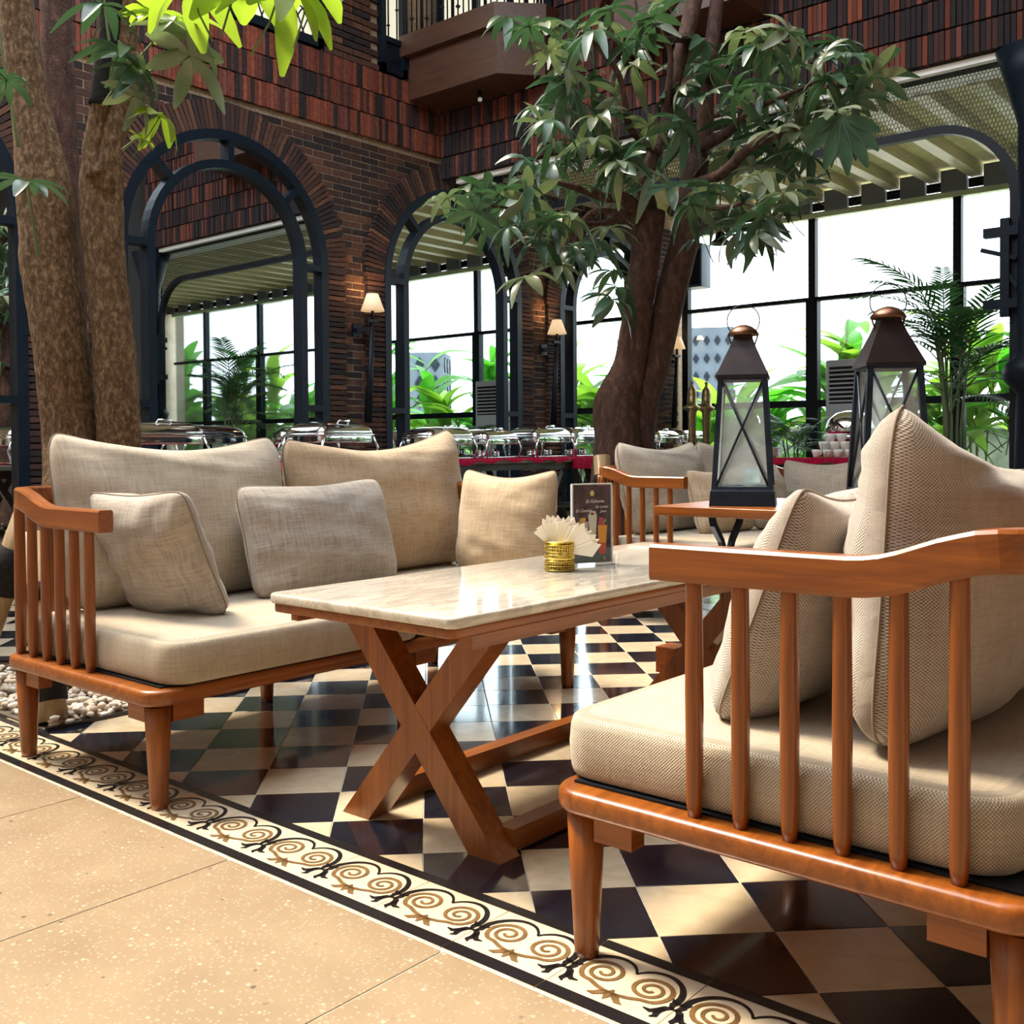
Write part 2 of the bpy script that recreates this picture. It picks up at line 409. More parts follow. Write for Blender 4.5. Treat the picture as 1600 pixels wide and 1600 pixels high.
# checker tiles, laid on the diagonal
TA = math.radians(-45.039); TO = Vector((1.630, 1.655)); T = .2
E1 = Vector((math.cos(TA), math.sin(TA)))*T; E2 = Vector((-math.sin(TA), math.cos(TA)))*T
def clip(poly, ax, val, keep_greater):
    out = []
    for i in range(len(poly)):
        a, b = poly[i], poly[(i+1) % len(poly)]
        ia = (a[ax] >= val) == keep_greater; ib = (b[ax] >= val) == keep_greater
        if ia: out.append(a)
        if ia != ib:
            s_ = (val-a[ax])/(b[ax]-a[ax]); out.append((a[0]+(b[0]-a[0])*s_, a[1]+(b[1]-a[1])*s_))
    return out
g = .0012
def corners(i, j):
    q = []
    for (a, b) in ((0, 0), (1, 0), (1, 1), (0, 1)):
        da = g/T if a == 0 else -g/T; db = g/T if b == 0 else -g/T
        p = TO+E1*(i+a+da)+E2*(j+b+db); q.append((p.x, p.y))
    return q
full = {}
for nm in ('tile_black', 'tile_cream'):
    full[nm] = MB().rslab(T-2*g, T-2*g, -.012, 0, .0015, .0007, 0, 0, 1).mesh('floor_tile', M[nm])
cand = []
for i in range(-30, 75):
    for j in range(-45, 80):
        P = corners(i, j)
        xs = [p[0] for p in P]; ys = [p[1] for p in P]
        if max(xs) < BX1+.002 or min(xs) > 12.4 or min(ys) > 7.5 or max(ys) < -4: continue
        cut = False
        if min(xs) < BX1+.001: P = clip(P, 0, BX1+.001, True); cut = True
        if min(ys) < 3.985 and max(ys) > 3.985 and max(xs) < 4.2: cut = cut
        if len(P) < 3: continue
        c0 = Vector((sum(p[0] for p in P)/len(P), sum(p[1] for p in P)/len(P), 0))
        q = pix(c0); A = 0
        if q[2] > .3:
            pp = [pix((x, y, 0)) for x, y in P]
            if all(r[2] > .1 for r in pp):
                A = abs(sum(pp[n][0]*pp[(n+1) % len(pp)][1]-pp[(n+1) % len(pp)][0]*pp[n][1] for n in range(len(pp))))/2
                if not (-40 < q[0] < 1640 and 800 < q[1] < 1640): A = 0
        cand.append((A, i, j, P, cut, c0))
cand.sort(key=lambda r: -r[0])
farm = MB()
for n, (A, i, j, P, cut, c0) in enumerate(cand):
    nm = 'tile_black' if (i+j) % 2 == 0 else 'tile_cream'
    if n < 300 and A > 0:
        if cut: MB().prism(P, -.012, 0).build('floor_tile', M[nm], floor)
        else:
            c = TO+E1*(i+.5)+E2*(j+.5); inst('floor_tile', full[nm], floor, (c.x, c.y, 0), (0, 0, TA+random.choice((0, 1, 2, 3))*PI/2))
    else: farm.prism(P, -.012, 0, 0 if nm == 'tile_black' else 1)
o = farm.build('tile_field', [M['tile_black'], M['tile_cream']], floor); tag(o, kind='stuff')
# pebble beds
ico = bmesh.new(); bmesh.ops.create_icosphere(ico, subdivisions=2, radius=1)
IV = [v.co.copy() for v in ico.verts]; IF = [tuple(v.index for v in f.verts) for f in ico.faces]; ico.free()
def bed(name, x0, x1, y0, y1, n, label, hole=None):
    root = thing(name, label, 'gravel bed')
    root.location = (0, 0, 0)
    MB().box((x0, y0, .0005), (x1, y1, .006)).build('soil', M['gravelbase'], root)
    mb = MB()
    for k in range(n):
        x, y = random.uniform(x0+.02, x1-.02), random.uniform(y0+.012, y1-.02)
        R = Matrix.Rotation(random.uniform(0, 6.3), 3, 'Z') @ Matrix.Rotation(random.gauss(0, .35), 3, 'X')
        a, b, c = random.uniform(.011, .021), random.uniform(.008, .013), random.uniform(.006, .010)
        z = .006+c*.8+random.choice((0, 0, .010, .018)); bs = len(mb.v)
        for p in IV: mb.v.append(R @ Vector((p.x*a, p.y*b, p.z*c))+Vector((x, y, z)))
        m = random.choice((0, 0, 1, 2))
        for f in IF: mb.face([bs+i for i in f], m, True)
    tag(mb.build('pebbles', M['pebble'], root), kind='stuff')
    e = MB()
    for a, b in (((x0, y0), (x1, y0)), ((x1, y0), (x1, y1)), ((x0, y1), (x1, y1))): e.beam((*a, .006), (*b, .006), .012, .012)
    e.build('edging', M['ink'], root)
bed('pebble_bed', 1.43, 3.05, 3.022, 3.97, 3200, 'bed of pale rounded pebbles around the multi-stemmed tree behind the sofa')
bed('pebble_bed', 4.25, 6.0, 3.17, 4.1, 700, 'bed of pebbles around the leafy tree behind the far sofa')
# ------------------------------------------------------------------ mirror wall with arches
YW = 7.5; ARCH = [2.415, 5.16, 7.905, 10.65]; AR = 1.02; SPR = 2.44; RING = .24
unit = [MB().box((-.5, -.5, -.5), (.5, .5, .5)).mesh('brick', m) for m in BR+SB]
wallL = MB().box((-4, YW+.007, -.05), (12.6, YW+.3, 6.6)).build('wall_left', M['mortar']); tag(wallL, kind='structure')
bricks = []     # (px size, centre, rotation about wall normal, (sx,sy,sz), material index)
def addb(lst, c, rot, s, m, axis='Y'):
    q = pix(c); L = max(s[0], s[2]) if axis == 'Y' else max(s[1], s[2])
    a = F*L/q[2] if q[2] > 1 and -20 < q[0] < 1620 and -30 < q[1] < 760 else 0
    lst.append((a, c, rot, s, m))
def in_open(x, z, pad=0):
    for c in ARCH:
        if abs(x-c) < AR+pad and z < SPR: return True
        if z >= SPR and math.hypot(x-c, z-SPR) < AR+pad: return True
    return False
def pick(w=(5, 5, 4, 2, 4, 1)): return random.choices(range(6), w)[0]
bh, bl, mt = .052, .215, .012
zc = 0.03; row = 0
while zc < 3.70:
    x = 3.0+(row % 2)*(bl+mt)/2
    while x < 12.3:
        if not any(in_open(x+a*bl/2, zc+b*bh/2, .02) for a in (-1, -.5, 0, .5, 1) for b in (-1, 1)):
            if not all(in_open(x+a*bl/2, zc+b*bh/2, RING-.02) for a in (-1, 0, 1) for b in (-1, 1)):
                addb(bricks, (x, YW+.012+random.uniform(0, .005), zc), 0, (bl, .03, bh), pick())
        x += bl+mt
    zc += bh+mt; row += 1
for c in ARCH[1:]+[ARCH[0]]:
    n = 82
    for k in range(n):
        a = PI*(k+.5)/n; r = AR+RING/2
        addb(bricks, (c+r*math.cos(a), YW-.012, SPR+r*math.sin(a)), -(a), (RING, .07, PI*AR/n*1.0-.004), pick((5, 4, 4, 1, 3, 1)))
    for s_ in (-1, 1):
        z = .03
        while z < SPR:
            if c+s_*(AR+RING/2) > 3.0 and c+s_*(AR+RING/2) < 12.3:
                addb(bricks, (c+s_*(AR+RING/2-.01), YW-.010+random.uniform(-.006, .004), z), 0, (RING-.02, .07, .036), pick((5, 5, 4, 1, 4, 1)))
            z += .048
for r_ in range(3):
    x = 3.1
    while x < 7.66:
        zz = 3.755+.22*r_+.11
        w_ = random.choices((6, 3, 2, 3, 3, 3) if r_ != 1 else (2, 3, 5, 5, 1, 1), k=1)
        addb(bricks, (x, YW-.01+random.uniform(-.006, .006), zz), 0, (.034, .06, .208), 6+random.choices(range(6), (6, 4, 2, 2, 4, 3) if r_ != 1 else (2, 3, 5, 5, 1, 1))[0])
        x += .0395
zc = 4.45; row = 0
while zc < 6.3:
    for x0, x1 in ((6.19, 6.85),):
        x = x0+bl/2-(row % 2)*bl/2
        while x < x1:
            a, b = max(x-bl/2, x0), min(x+bl/2, x1)
            if b-a > .04: addb(bricks, ((a+b)/2, YW+.0+random.uniform(-.004, .004), zc), 0, (b-a, .05, bh), pick())
            x += bl+mt
    zc += bh+mt; row += 1
bricks.sort(key=lambda r: -r[0])
rest = MB()
for n, (A, c, rot, s, m) in enumerate(bricks):
    if n < 300: inst('brick', unit[m], wallL, c, (0, rot, 0), s)
    else:
        R = Matrix.Translation(c) @ Matrix.Rotation(rot, 4, 'Y')
        rest.box((-s[0]/2, -s[1]/2, -s[2]/2), (s[0]/2, s[1]/2, s[2]/2), m, R)
tag(rest.build('brickwork', BR+SB, wallL), kind='stuff')
# arched mirrors
def arched_mirror(idx, c):
    root = thing('window_%d' % idx, None, None, (c, 0, 0)); tag(root, kind='structure')
    Yf, Yp = YW-.03, YW+.004; ri = .745; d = .05
    def arcbar(name, r, wd, a0=0, a1=PI, n=28):
        pts = [(r*math.cos(a0+(a1-a0)*k/n), Yf+.02, SPR+r*math.sin(a0+(a1-a0)*k/n)) for k in range(n+1)]
        MB().sweep(pts, [(-d/2, -wd/2), (d/2, -wd/2), (d/2, wd/2), (-d/2, wd/2)], 0, False, (0, 1, 0)).build(name, M['frame'], root)
    # section axes: first = out of wall, second = radial
    def arcm(name, r0, r1, y0, y1, mat, a0=0.0, a1=PI, n=28, fill=False):
        mb = MB(); b = 0
        for k in range(n+1):
            a = a0+(a1-a0)*k/n; ca, sa = math.cos(a), math.sin(a)
            for r, y in ((r0, y0), (r1, y0), (r1, y1), (r0, y1)): mb.v.append(Vector((r*ca, y, SPR+r*sa)))
        for k in range(n):
            for q in range(4): mb.face((4*k+q, 4*k+(q+1) % 4, 4*k+4+(q+1) % 4, 4*k+4+q))
        mb.face((0, 1, 2, 3)); mb.face((4*n+3, 4*n+2, 4*n+1, 4*n)); return mb.build(name, mat, root)
    y0, y1 = YW-.055, YW+.02
    arcm('outer_arch', .945, 1.025, y0, y1, M['frame']); arcm('inner_arch', ri-.035, ri+.035, y0, y1, M['frame'])
    def bar(name, xa, xb, za, zb): MB().box((xa, y0, za), (xb, y1, zb)).build(name, M['frame'], root)
    for s_ in (-1, 1):
        a, b = sorted((s_*.945, s_*1.025)); bar('jamb', a, b, 0, SPR)
        a, b = sorted((s_*(ri-.035), s_*(ri+.035))); bar('mullion', a, b, 0, SPR)
        a, b = sorted((s_*(ri+.035), s_*.945))
        for z in (SPR-.03, 1.15): bar('transom', a, b, z, z+.055)
        for za, zb in ((.05, 1.15), (1.205, SPR-.03)):
            MB().box((a, Yp, za), (b, Yp+.008, zb)).build('pane', M['mirror'], root)
    angs = [0, 44, 90, 136, 180]
    for a in angs[1:-1]:
        a = math.radians(a); ca, sa = math.cos(a), math.sin(a)
        MB().beam((ca*(ri+.03), (y0+y1)/2, SPR+sa*(ri+.03)), (ca*.95, (y0+y1)/2, SPR+sa*.95), .055, y1-y0, 0, (0, 1, 0)).build('spoke', M['frame'], root)
    for a0, a1 in zip(angs, angs[1:]):
        arcm('pane', ri+.03, .95, Yp, Yp+.008, M['mirror'], math.radians(a0), math.radians(a1), 8)
    poly = [(-ri+.03, .05), (ri-.03, .05)]+[((ri-.03)*math.cos(PI*k/24), SPR+(ri-.03)*math.sin(PI*k/24)) for k in range(25)]
    MB().prism([(x, z) for x, z in poly], 0, .008, 0, Matrix(((1, 0, 0, 0), (0, 0, 1, Yp), (0, 1, 0, 0), (0, 0, 0, 1)))).build('pane', M['mirror'], root)
for n, c in enumerate(ARCH): arched_mirror(n+1, c)
# upper storey windows in the mirror wall
t = NT('lit_window'); t.b.inputs['Base Color'].default_value = (.7, .66, .5, 1)
t.b.inputs['Emission Color'].default_value = (1.0, .95, .74, 1); t.b.inputs['Emission Strength'].default_value = .36; M['lit'] = t.mat
def upper_window(idx, x0, x1, z0, z1, lattice, sub=None):
    root = thing('window_%d' % idx, None, None, (x0, YW, z0)); tag(root, kind='structure'); W, H_ = x1-x0, z1-z0
    fr = MB(); a = .06
    for q in ((0, 0, W, a*1.3), (0, H_-a, W, H_), (0, 0, a, H_), (W-a, 0, W, H_)): fr.box((q[0], -.06, q[1]), (q[2], .02, q[3]))
    fr.build('frame', M['frame'], root)
    MB().box((a, .004, a), (W-a, .014, H_-a)).build('pane', M['lit'], root)
    if sub: MB().box((a, -.045, sub), (W-a, .0, sub+.05)).build('transom', M['frame'], root); MB().box((a, -.02, a), (W-a, 0, sub)).build('panel', M['frame'], root)
    if lattice:
        for xm in lattice: MB().box((xm-.03, -.05, a), (xm+.03, .0, H_-a)).build('mullion', M['frame'], root)
        n = int(W/.11)
        for k in range(n):
            pts = [(a+.02+k*.11+.17*(q/6), -.03, a+.26*math.sin(PI/2*q/6)) for q in range(7)]
            pts2 = [(x_, y_, a+.26-.0-(z_-a)) for x_, y_, z_ in pts]
            MB().tube([p for p in pts if p[0] < W-a], .007, 4).build('lattice_bar', M['black'], root) if pts[2][0] < W-a else None
            pp = [(W-p[0], p[1], p[2]) for p in pts if p[0] < W-a]
            if len(pp) > 2: MB().tube(pp, .007, 4).build('lattice_bar', M['black'], root)
    else:
        for k in range(2):
            xx = W*(k+1)/3; zb = sub or a
            MB().tube([(xx, -.03, zb+.05), (xx, -.03, H_)], .008, 5).build('lattice_bar', M['black'], root)
            MB().lathe([(0, -.022), (.02, 0), (0, .022)], 8, 0, (xx, -.03, zb+.16+.18*k)).build('lattice_knob', M['black'], root)
upper_window(5, 4.3, 6.15, 4.43, 6.4, (.75, 1.52))
upper_window(6, 6.86, 7.2, 4.43, 6.4, None, .30)
# ------------------------------------------------------------------ cross beam (right upper wall) with soldier bricks
XB = 7.7; ZB = 3.53
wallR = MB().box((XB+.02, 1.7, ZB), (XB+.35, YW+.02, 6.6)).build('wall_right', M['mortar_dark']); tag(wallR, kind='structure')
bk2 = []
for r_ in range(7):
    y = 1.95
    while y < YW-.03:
        addb(bk2, (XB+random.uniform(-.006, .008), y, ZB+.005+.222*r_+.108), 0, (.06, .034, .207), 6+random.choices(range(6), (3, 4, 4, 7, 2, 1) if r_ in (2, 4) else (1, 2, 4, 10, 0, 1))[0], 'X')  # darker brick mix than the mirror wall: the beam's shade put into the colours
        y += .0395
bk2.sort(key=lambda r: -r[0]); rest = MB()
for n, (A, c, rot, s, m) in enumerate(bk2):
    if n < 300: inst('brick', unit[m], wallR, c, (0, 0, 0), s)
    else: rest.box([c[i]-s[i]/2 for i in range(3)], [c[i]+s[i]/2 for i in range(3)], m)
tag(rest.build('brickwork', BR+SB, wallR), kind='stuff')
tag(MB().box((XB+.03, 2.15, ZB-.045), (XB+.09, 7.3, ZB-.001)).build('trim_2', M['white']), kind='structure')
# wall beyond the iron column; unseen rear walls added to limit and bounce light
tag(MB().box((XB+.05, -5, -.05), (XB+.35, 1.7, 6.6)).build('wall_side', pmat('dark_panelling', (.020, .026, .034), .35, 0, .5, 8, .3)), kind='structure')
rearm = pmat('rear_wall_plaster', (.55, .46, .36), .9, 0, .2, 3, .2)
tag(MB().box((-4.3, -5, -.05), (-4, 7.8, 6.6)).build('wall_back', rearm), kind='structure')
tag(MB().box((-4.3, -5.3, -.05), (12.6, -5, 6.6)).build('wall_front', rearm), kind='structure')
# unseen court roof added to shade the upper walls; skylight shaped to light seating
rf = MB(); RX0, RX1, RY0, RY1 = -2.4, 4.9, .8, 7.35
rf.box((-4.3, -5.3, 6.6), (XB+.4, RY0, 6.8)).box((-4.3, RY1, 6.6), (XB+.4, 7.8, 6.8)).box((-4.3, RY0, 6.6), (RX0, RY1, 6.8)).box((RX1, RY0, 6.6), (XB+.4, RY1, 6.8))
tag(rf.build('ceiling', rearm), kind='structure')
# ------------------------------------------------------------------ hall behind the beam: ceiling, rafters, glass wall
M['ceil'] = pmat('ceiling_board', (.86, .79, .46), .8, 0, .2, 7, .16)
M['rafter'] = wood('rafter_pine', (.44, .38, .20), (.64, .56, .32), 0, .7)
ceil = MB().box((9.1, -5, 3.93), (12.7, 7.55, 4.0)).build('ceiling', M['ceil']); tag(ceil, kind='structure')
MB().box((XB+.35, -5, 3.80), (9.1, 7.52, 4.0)).build('soffit', M['white'], ceil)
y = 7.3
ymul = []
while y > -4.9:
    MB().box((9.1, y-.065, 3.79), (12.28, y+.065, 3.93)).build('rafter', M['rafter'], ceil); ymul.append(y); y -= .46
M['eave'] = pmat('eave_grey', (.17, .19, .23), .6)
for y in ymul:
    MB().box((12.2, y-.37, 3.66), (12.28, y-.09, 3.9)).build('eave_panel', M['eave'], ceil)
    MB().box((12.24, y-.08, 3.68), (12.28, y+.08, 3.78)).build('eave_vent', M['black'], ceil)
XG = 12.3
gw = thing('window_7', None, None, (XG, 0, 0)); tag(gw, kind='structure')
MB().box((-.05, -4.9, 3.60), (.06, YW, 3.67)).build('head_trim', pmat('head_trim', (.62, .72, .45), .5), gw)
MY = [7.36, 5.56, 3.83, 2.05, .30, -1.88, -3.7]
for y in MY:
    wd = .045
    MB().box((-.04, y-wd, 2.6), (.05, y+wd, 3.60)).build('mullion', pmat('mullion_blue', (.10, .14, .20), .4) if 0 else M['frame'], gw)
    wd = .075 if y < 7 else .045
    MB().box((-.05, y-wd, 0), (.06, y+wd, 2.6)).build('door_post', M['frame'], gw)
YS = [YW]+MY+[-4.9]
for a, b in zip(YS, YS[1:]):
    if a-b < .2: continue
    for z, h in ((2.585, .05), (1.28, .085), (.0, .09)):
        MB().box((-.04, b+.045, z), (.05, a-.045, z+h)).build('rail', M['frame'], gw)
    for za, zb in ((.09, 1.28), (1.365, 2.585), (2.635, 3.6)):
        MB().box((0, b+.045, za), (.008, a-.045, zb)).build('pane', M['glass'], gw)
# expanded metal screen below the beam, with its rounded iron frame
scr = thing('metal_screen', 'expanded metal mesh screen with a rounded black iron frame under the beam', 'screen', (XB+.12, 0, 0))
Rf = .55; Yc, Zc, Ytop = 2.60, 2.54, 3.09
fp = [(0, 2.05, 0), (0, 2.05, 1.2), (0, 2.05, Zc)]+[(0, Yc-Rf*math.cos(a), Zc+Rf*math.sin(a)) for a in [PI/2*k/12 for k in range(1, 13)]]+[(0, 4, Ytop), (0, 5.5, Ytop), (0, 6.4, Ytop)]
fp += [(0, 6.4+.42*math.sin(PI/2*k/6), Ytop+.42-.42*math.cos(PI/2*k/6)) for k in range(1, 7)]
MB().sweep(fp, [(-.03, -.035), (.03, -.035), (.03, .035), (-.03, .035)], 0, False, (1, 0, 0)).build('frame', M['black'], scr)
def inside(y, z):
    if y > 6.82 or z > ZB: return False
    if y > 6.4: return math.hypot(y-6.4, z-(Ytop+.42)) > .42 and False or z > Ytop+.42-math.sqrt(max(.42**2-(y-6.4)**2, 0))
    if y >= Yc: return z > Ytop
    if z > Zc: return math.hypot(y-Yc, z-Zc) > Rf
    return y < 2.05
ms = MB(); cw, chh = .026, .022; w2 = .0022
def seg(a, b): ms.beam((0, *a), (0, *b), w2*2, .003, 0, (1, 0, 0))
r = 0; z = ZB
while z > 2.2:
    y = 1.96+(r % 2)*cw/2
    while y < 6.85:
        if inside(y, z-.02): seg((y, z), (y, z-chh))
        if inside(y, z-chh-.01):
            seg((y, z-chh), (y+cw/2, z-chh-.011)); seg((y, z-chh), (y-cw/2, z-chh-.011))
        y += cw
    z -= chh+.011; r += 1
tag(ms.build('mesh', M['black'], scr), kind='stuff')
# ------------------------------------------------------------------ sofas
LS, DS = 1.70, .79
def make_sofa(label, off, arm):
    root = thing('sofa_frame', label, 'sofa', group='teak spindle sofas')
    MB().rslab(LS-.054, DS-.040, .242, .280, .06, .012, LS/2, DS/2, 6).build('base_frame', M['sofa_x'], root)
    MB().box((.07, .05, .2805), (LS-.07, DS-.06, .284)).build('cushion_gap_shade', M['black'], root)  # black sheet put in as the shadow gap under the cushions
    for x in (.075, .855, LS-.075):
        for y in (.07, DS-.07):
            lg = MB()
            lg.loft([[(x+a*q, y+b*q, z) for a, b in rrect(2, 2, .75, 4)] for z, q in ((0, .0175), (.012, .0185), (.12, .0235), (.238, .0285))])
            lg.build('leg', M['sofa_z'], root)
            sx = 1 if x < LS*.6 else -1; sy = 1 if y < .4 else -1
            MB().box((min(x+sx*.028, x+sx*.11), y-.018, .198), (max(x+sx*.028, x+sx*.11), y+.018, .238)).build('corner_block', M['sofa_x'], root)
            MB().box((x-.018, min(y+sy*.028, y+sy*.10), .198), (x+.018, max(y+sy*.028, y+sy*.10), .238)).build('corner_block', M['sofa_y'], root)
    def spm(top):
        sp = MB(); sp.loft([[(a*q, b*q, z) for a, b in rrect(2, 2, .8, 3)] for z, q in ((.278, .009), (.30, .0115), (.45, .0128), (top-.025, .0115), (top, .011))])
        return sp.mesh('spindle', M['sofa_z'])
    SPM = [spm(z) for z in (.645, .645, .645, .652, .672, .683)]
    for s_ in (0, 1):
        x = .058 if s_ == 0 else LS-.058
        for k in range(6): inst('spindle', SPM[k], root, (x, .315+off+.0755*k, 0))
    n = 20
    for k in range(n+1): inst('spindle', SPM[5], root, (.075+(LS-.15)*k/n, DS-.038, 0))
    # arm and back rail: one bent board
    def half(sign):
        X = lambda x: x if sign > 0 else LS-x
        p = [(X(.058), arm, .655), (X(.058), .32, .655), (X(.058), .44, .655), (X(.058), .52, .6552), (X(.058), .545, .657), (X(.058), .57, .661), (X(.058), .595, .668), (X(.058), .62, .677), (X(.058), .645, .686), (X(.058), .67, .693), (X(.058), .685, .697)]
        for k in range(1, 7):
            a = PI/2*k/6; p.append((X(.058+.06*(1-math.cos(a))), .69+.06*math.sin(a), .699+.002*k/6))
        return p
    pts = half(1)+[(LS/2, .75, .701)]+list(reversed(half(-1)))
    sect = [(-.017, -.027), (.017, -.027), (.019, -.02), (.019, .022), (.015, .027), (-.015, .027), (-.019, .022), (-.019, -.02)]
    MB().sweep(pts, sect, 0, False).build('arm_rail', M['sofa_y'], root)
    return root
sofaA = make_sofa('teak spindle sofa backing onto the pebble bed with the bare trunks', .03, .262); sofaA.location = (1.215, 2.105, 0)
sofaB = make_sofa('teak spindle sofa across the marble table from the pebble bed', -.033, .216); sofaB.location = (1.285+LS, 1.075, 0); sofaB.rotation_euler = (0, 0, PI)
sofaC = copy_tree(sofaA); sofaC['label'] = 'distant teak spindle sofa standing in front of the leafy tree'; sofaC.location = (4.06, 2.21, 0)
# ------------------------------------------------------------------ cushions
def seat_cushion(label, x0, x1, y0, y1, mat, grp, zb=.2845, zt=.384, sd=0):
    mb = MB(); w_, h_ = x1-x0, y1-y0
    rings = []; uv = []
    prof = [(.010, 0), (.003, .005), (0, .015), (-.003, .05), (0, .082), (.004, .094), (.012, zt-zb), (.03, zt-zb+.002), (.10, zt-zb+.005), (.20, zt-zb+.007), (.30, zt-zb+.008)]
    base = rrect(w_, h_, .07, 8)
    N = len(base); per = 0; acc = [0]
    for i in range(N): per += math.dist(base[i], base[(i+1) % N]); acc.append(per)
    for ins, dz in prof:
        ring = rrect(w_-2*ins, h_-2*ins, max(.07-ins, .004), 8)
        rings.append([(x, y, zb+dz) for x, y in ring])
        for i, (x, y) in enumerate(ring):
            if ins <= .013: uv.append((acc[i], dz))
            else: uv.append((x, y+5))
    mb.loft(rings); mb.uv = uv
    root = thing('seat_cushion', label, 'cushion', ((x0+x1)/2, (y0+y1)/2, 0), group=grp)
    o = mb.build('pad', mat, root)
    ring = [(x, y, zt-.006) for x, y in rrect(w_-.012, h_-.012, .065, 8)]
    MB().tube(ring, .0019, 5, 0, False, True).build('piping', M['weave_seat'], root)
    return root
g1 = 'seat cushions'
seat_cushion('beige seat cushion on the sofa by the pebble bed, at the border end', 1.215+.075, 2.103, 2.105+.012, 2.105+DS-.07, M['weave_seat'], g1)
seat_cushion('beige seat cushion on the sofa by the pebble bed, far half behind the marble table', 2.108, 1.215+LS-.075, 2.105+.012, 2.105+DS-.07, M['weave_seat'], g1)
seat_cushion('coarsely woven seat cushion at the border end of the sofa with taupe cushions', 1.285+.075, 2.18, 1.075-DS+.07, 1.075-.005, M['weave_seat'], g1)
seat_cushion('seat cushion on the lantern end of the sofa with taupe cushions', 2.185, 1.285+LS-.075, 1.075-DS+.07, 1.075-.005, M['weave_seat'], g1)
seat_cushion('beige seat cushion on the distant sofa, half behind its spindle arm', 4.06+.075, 4.95, 2.21+.012, 2.21+DS-.07, M['weave_seat'], g1)
seat_cushion('seat cushion on the far half of the distant sofa behind the lantern table', 4.955, 4.06+LS-.075, 2.21+.012, 2.21+DS-.07, M['weave_seat'], g1)
def pillow(name, label, grp, w_, h_, t_, mat, c, face, lean=0.0, roll=0.0, sag=.10, side=.07, seed=0, wr=.010, slump=0.0, seam=True, cat='cushion', ear=(1, 1)):
    """c = middle of the bottom edge; face = azimuth (deg) the front looks to; lean = backward tilt in radians."""
    rnd = random.Random(seed); n = 30; mb = MB(); uv = []; idx = {}
    ph = [rnd.uniform(0, 6.28) for _ in range(8)]
    def outline(u, v):
        kx = 1-side*(1-v*v)*abs(u)**1.5
        top = sag if v > 0 else sag*.12
        ky = 1-top*(1-u*u)**1.0*abs(v)**1.5
        x = w_/2*u*kx; y = h_/2*v*ky
        if v > 0: y *= (ear[0] if u < 0 else ear[1])**abs(u)
        q = 1-.12*(abs(u*v))**5
        return x*q, y*q
    for side_ in (1, -1):
        for i in range(n+1):
            for j in range(n+1):
                u = 2*i/n-1; v = 2*j/n-1; u = math.sin(u*PI/2)*.55+u*.45; v = math.sin(v*PI/2)*.55+v*.45
                edge = i in (0, n) or j in (0, n)
                if side_ < 0 and edge: idx[(side_, i, j)] = idx[(1, i, j)]; continue
                x, y = outline(u, v)
                th = t_/2*(max(0, (1-abs(u)**2.6)*(1-abs(v)**2.4)))**.55
                low = 1+.22*max(0, -v)*(1-abs(u)**2)
                wk = 0
                if not edge:
                    a = math.atan2(v, u); rr = math.hypot(u, v)
                    wk = wr*(.6*math.sin(9*a+ph[0]+2*rr)*rr**2*.7+.9*noise.noise(Vector((u*2.2+seed, v*1.6, side_*3)))+.5*noise.noise(Vector((u*1.5+v*3.2+seed*3, v*6+u, side_*7))))
                    wk += wr*.8*math.sin((v*3.2+u*1.1)*3.4+ph[1])*max(0, -v-.25)*(1-u*u)
                    wk *= min(1, th/(t_*.25))
                z = side_*(th*low+wk)
                y2 = y-slump*(1-u*u)*max(0, v)
                idx[(side_, i, j)] = len(mb.v); mb.v.append(Vector((x, z, y2+h_/2))); uv.append((x+side_*2, y))
    for side_ in (1, -1):
        for i in range(n):
            for j in range(n):
                q = [idx[(side_, i, j)], idx[(side_, i+1, j)], idx[(side_, i+1, j+1)], idx[(side_, i, j+1)]]
                mb.face(q if side_ < 0 else list(reversed(q)), 0, True)
    mb.uv = uv
    root = thing(name, label, cat, group=grp)
    A = math.radians(face)
    # local -Y is the front, turn it to azimuth
    R = Matrix.Rotation(A+PI/2, 4, 'Z') @ Matrix.Rotation(-lean, 4, 'X') @ Matrix.Rotation(roll, 4, 'Y')
    root.matrix_world = Matrix.Translation(c) @ R
    mb.build('cover', mat, root)
    if seam:
        path = [outline(math.sin((2*i/n-1)*PI/2)*.55+(2*i/n-1)*.45, -1) for i in range(n+1)]+[outline(1, math.sin((2*j/n-1)*PI/2)*.55+(2*j/n-1)*.45) for j in range(1, n+1)]
        path += [outline(math.sin((2*i/n-1)*PI/2)*.55+(2*i/n-1)*.45, 1) for i in range(n-1, -1, -1)]+[outline(-1, math.sin((2*j/n-1)*PI/2)*.55+(2*j/n-1)*.45) for j in range(n-1, 0, -1)]
        MB().tube([(x, 0, y-slump*max(0, min(1, y/(h_/2)))*(1-(x/(w_/2))**2 if abs(x) < w_/2 else 0)+h_/2) for x, y in path], .0022, 5, 0, False, True, (0, 1, 0)).build('seam', M['seam'], root)
    return root
gb, gt = 'back cushions', 'throw pillows'
ZS = .388
pillow('back_cushion', 'large sand-coloured back cushion by the two bare trunks, at the border end of its sofa', gb, .79, .53, .22, M['linen'], (1.72, 2.71, ZS-.01), -90, .20, 0, .30, .05, 1, .014, ear=(1.02, .97))
pillow('back_cushion', 'large tan back cushion with a raised corner beside the marble table', gb, .86, .53, .21, M['linen_tan'], (2.53, 2.71, ZS-.01), -90, .17, -.02, .33, .05, 2, .012, ear=(.96, 1.06))
pillow('throw_pillow', 'small grey-beige throw pillow with a dark seam propped inside the sofa arm', gt, .42, .38, .15, M['linen_grey'], (1.575, 2.53, ZS-.008), 8, .40, .03, .14, .10, 3, .012)
pillow('throw_pillow', 'wide grey-brown throw pillow in front of the two big back cushions', gt, .58, .37, .16, M['linen_grey'], (2.08, 2.50, ZS-.008), -92, .28, -.02, .16, .06, 4, .010)
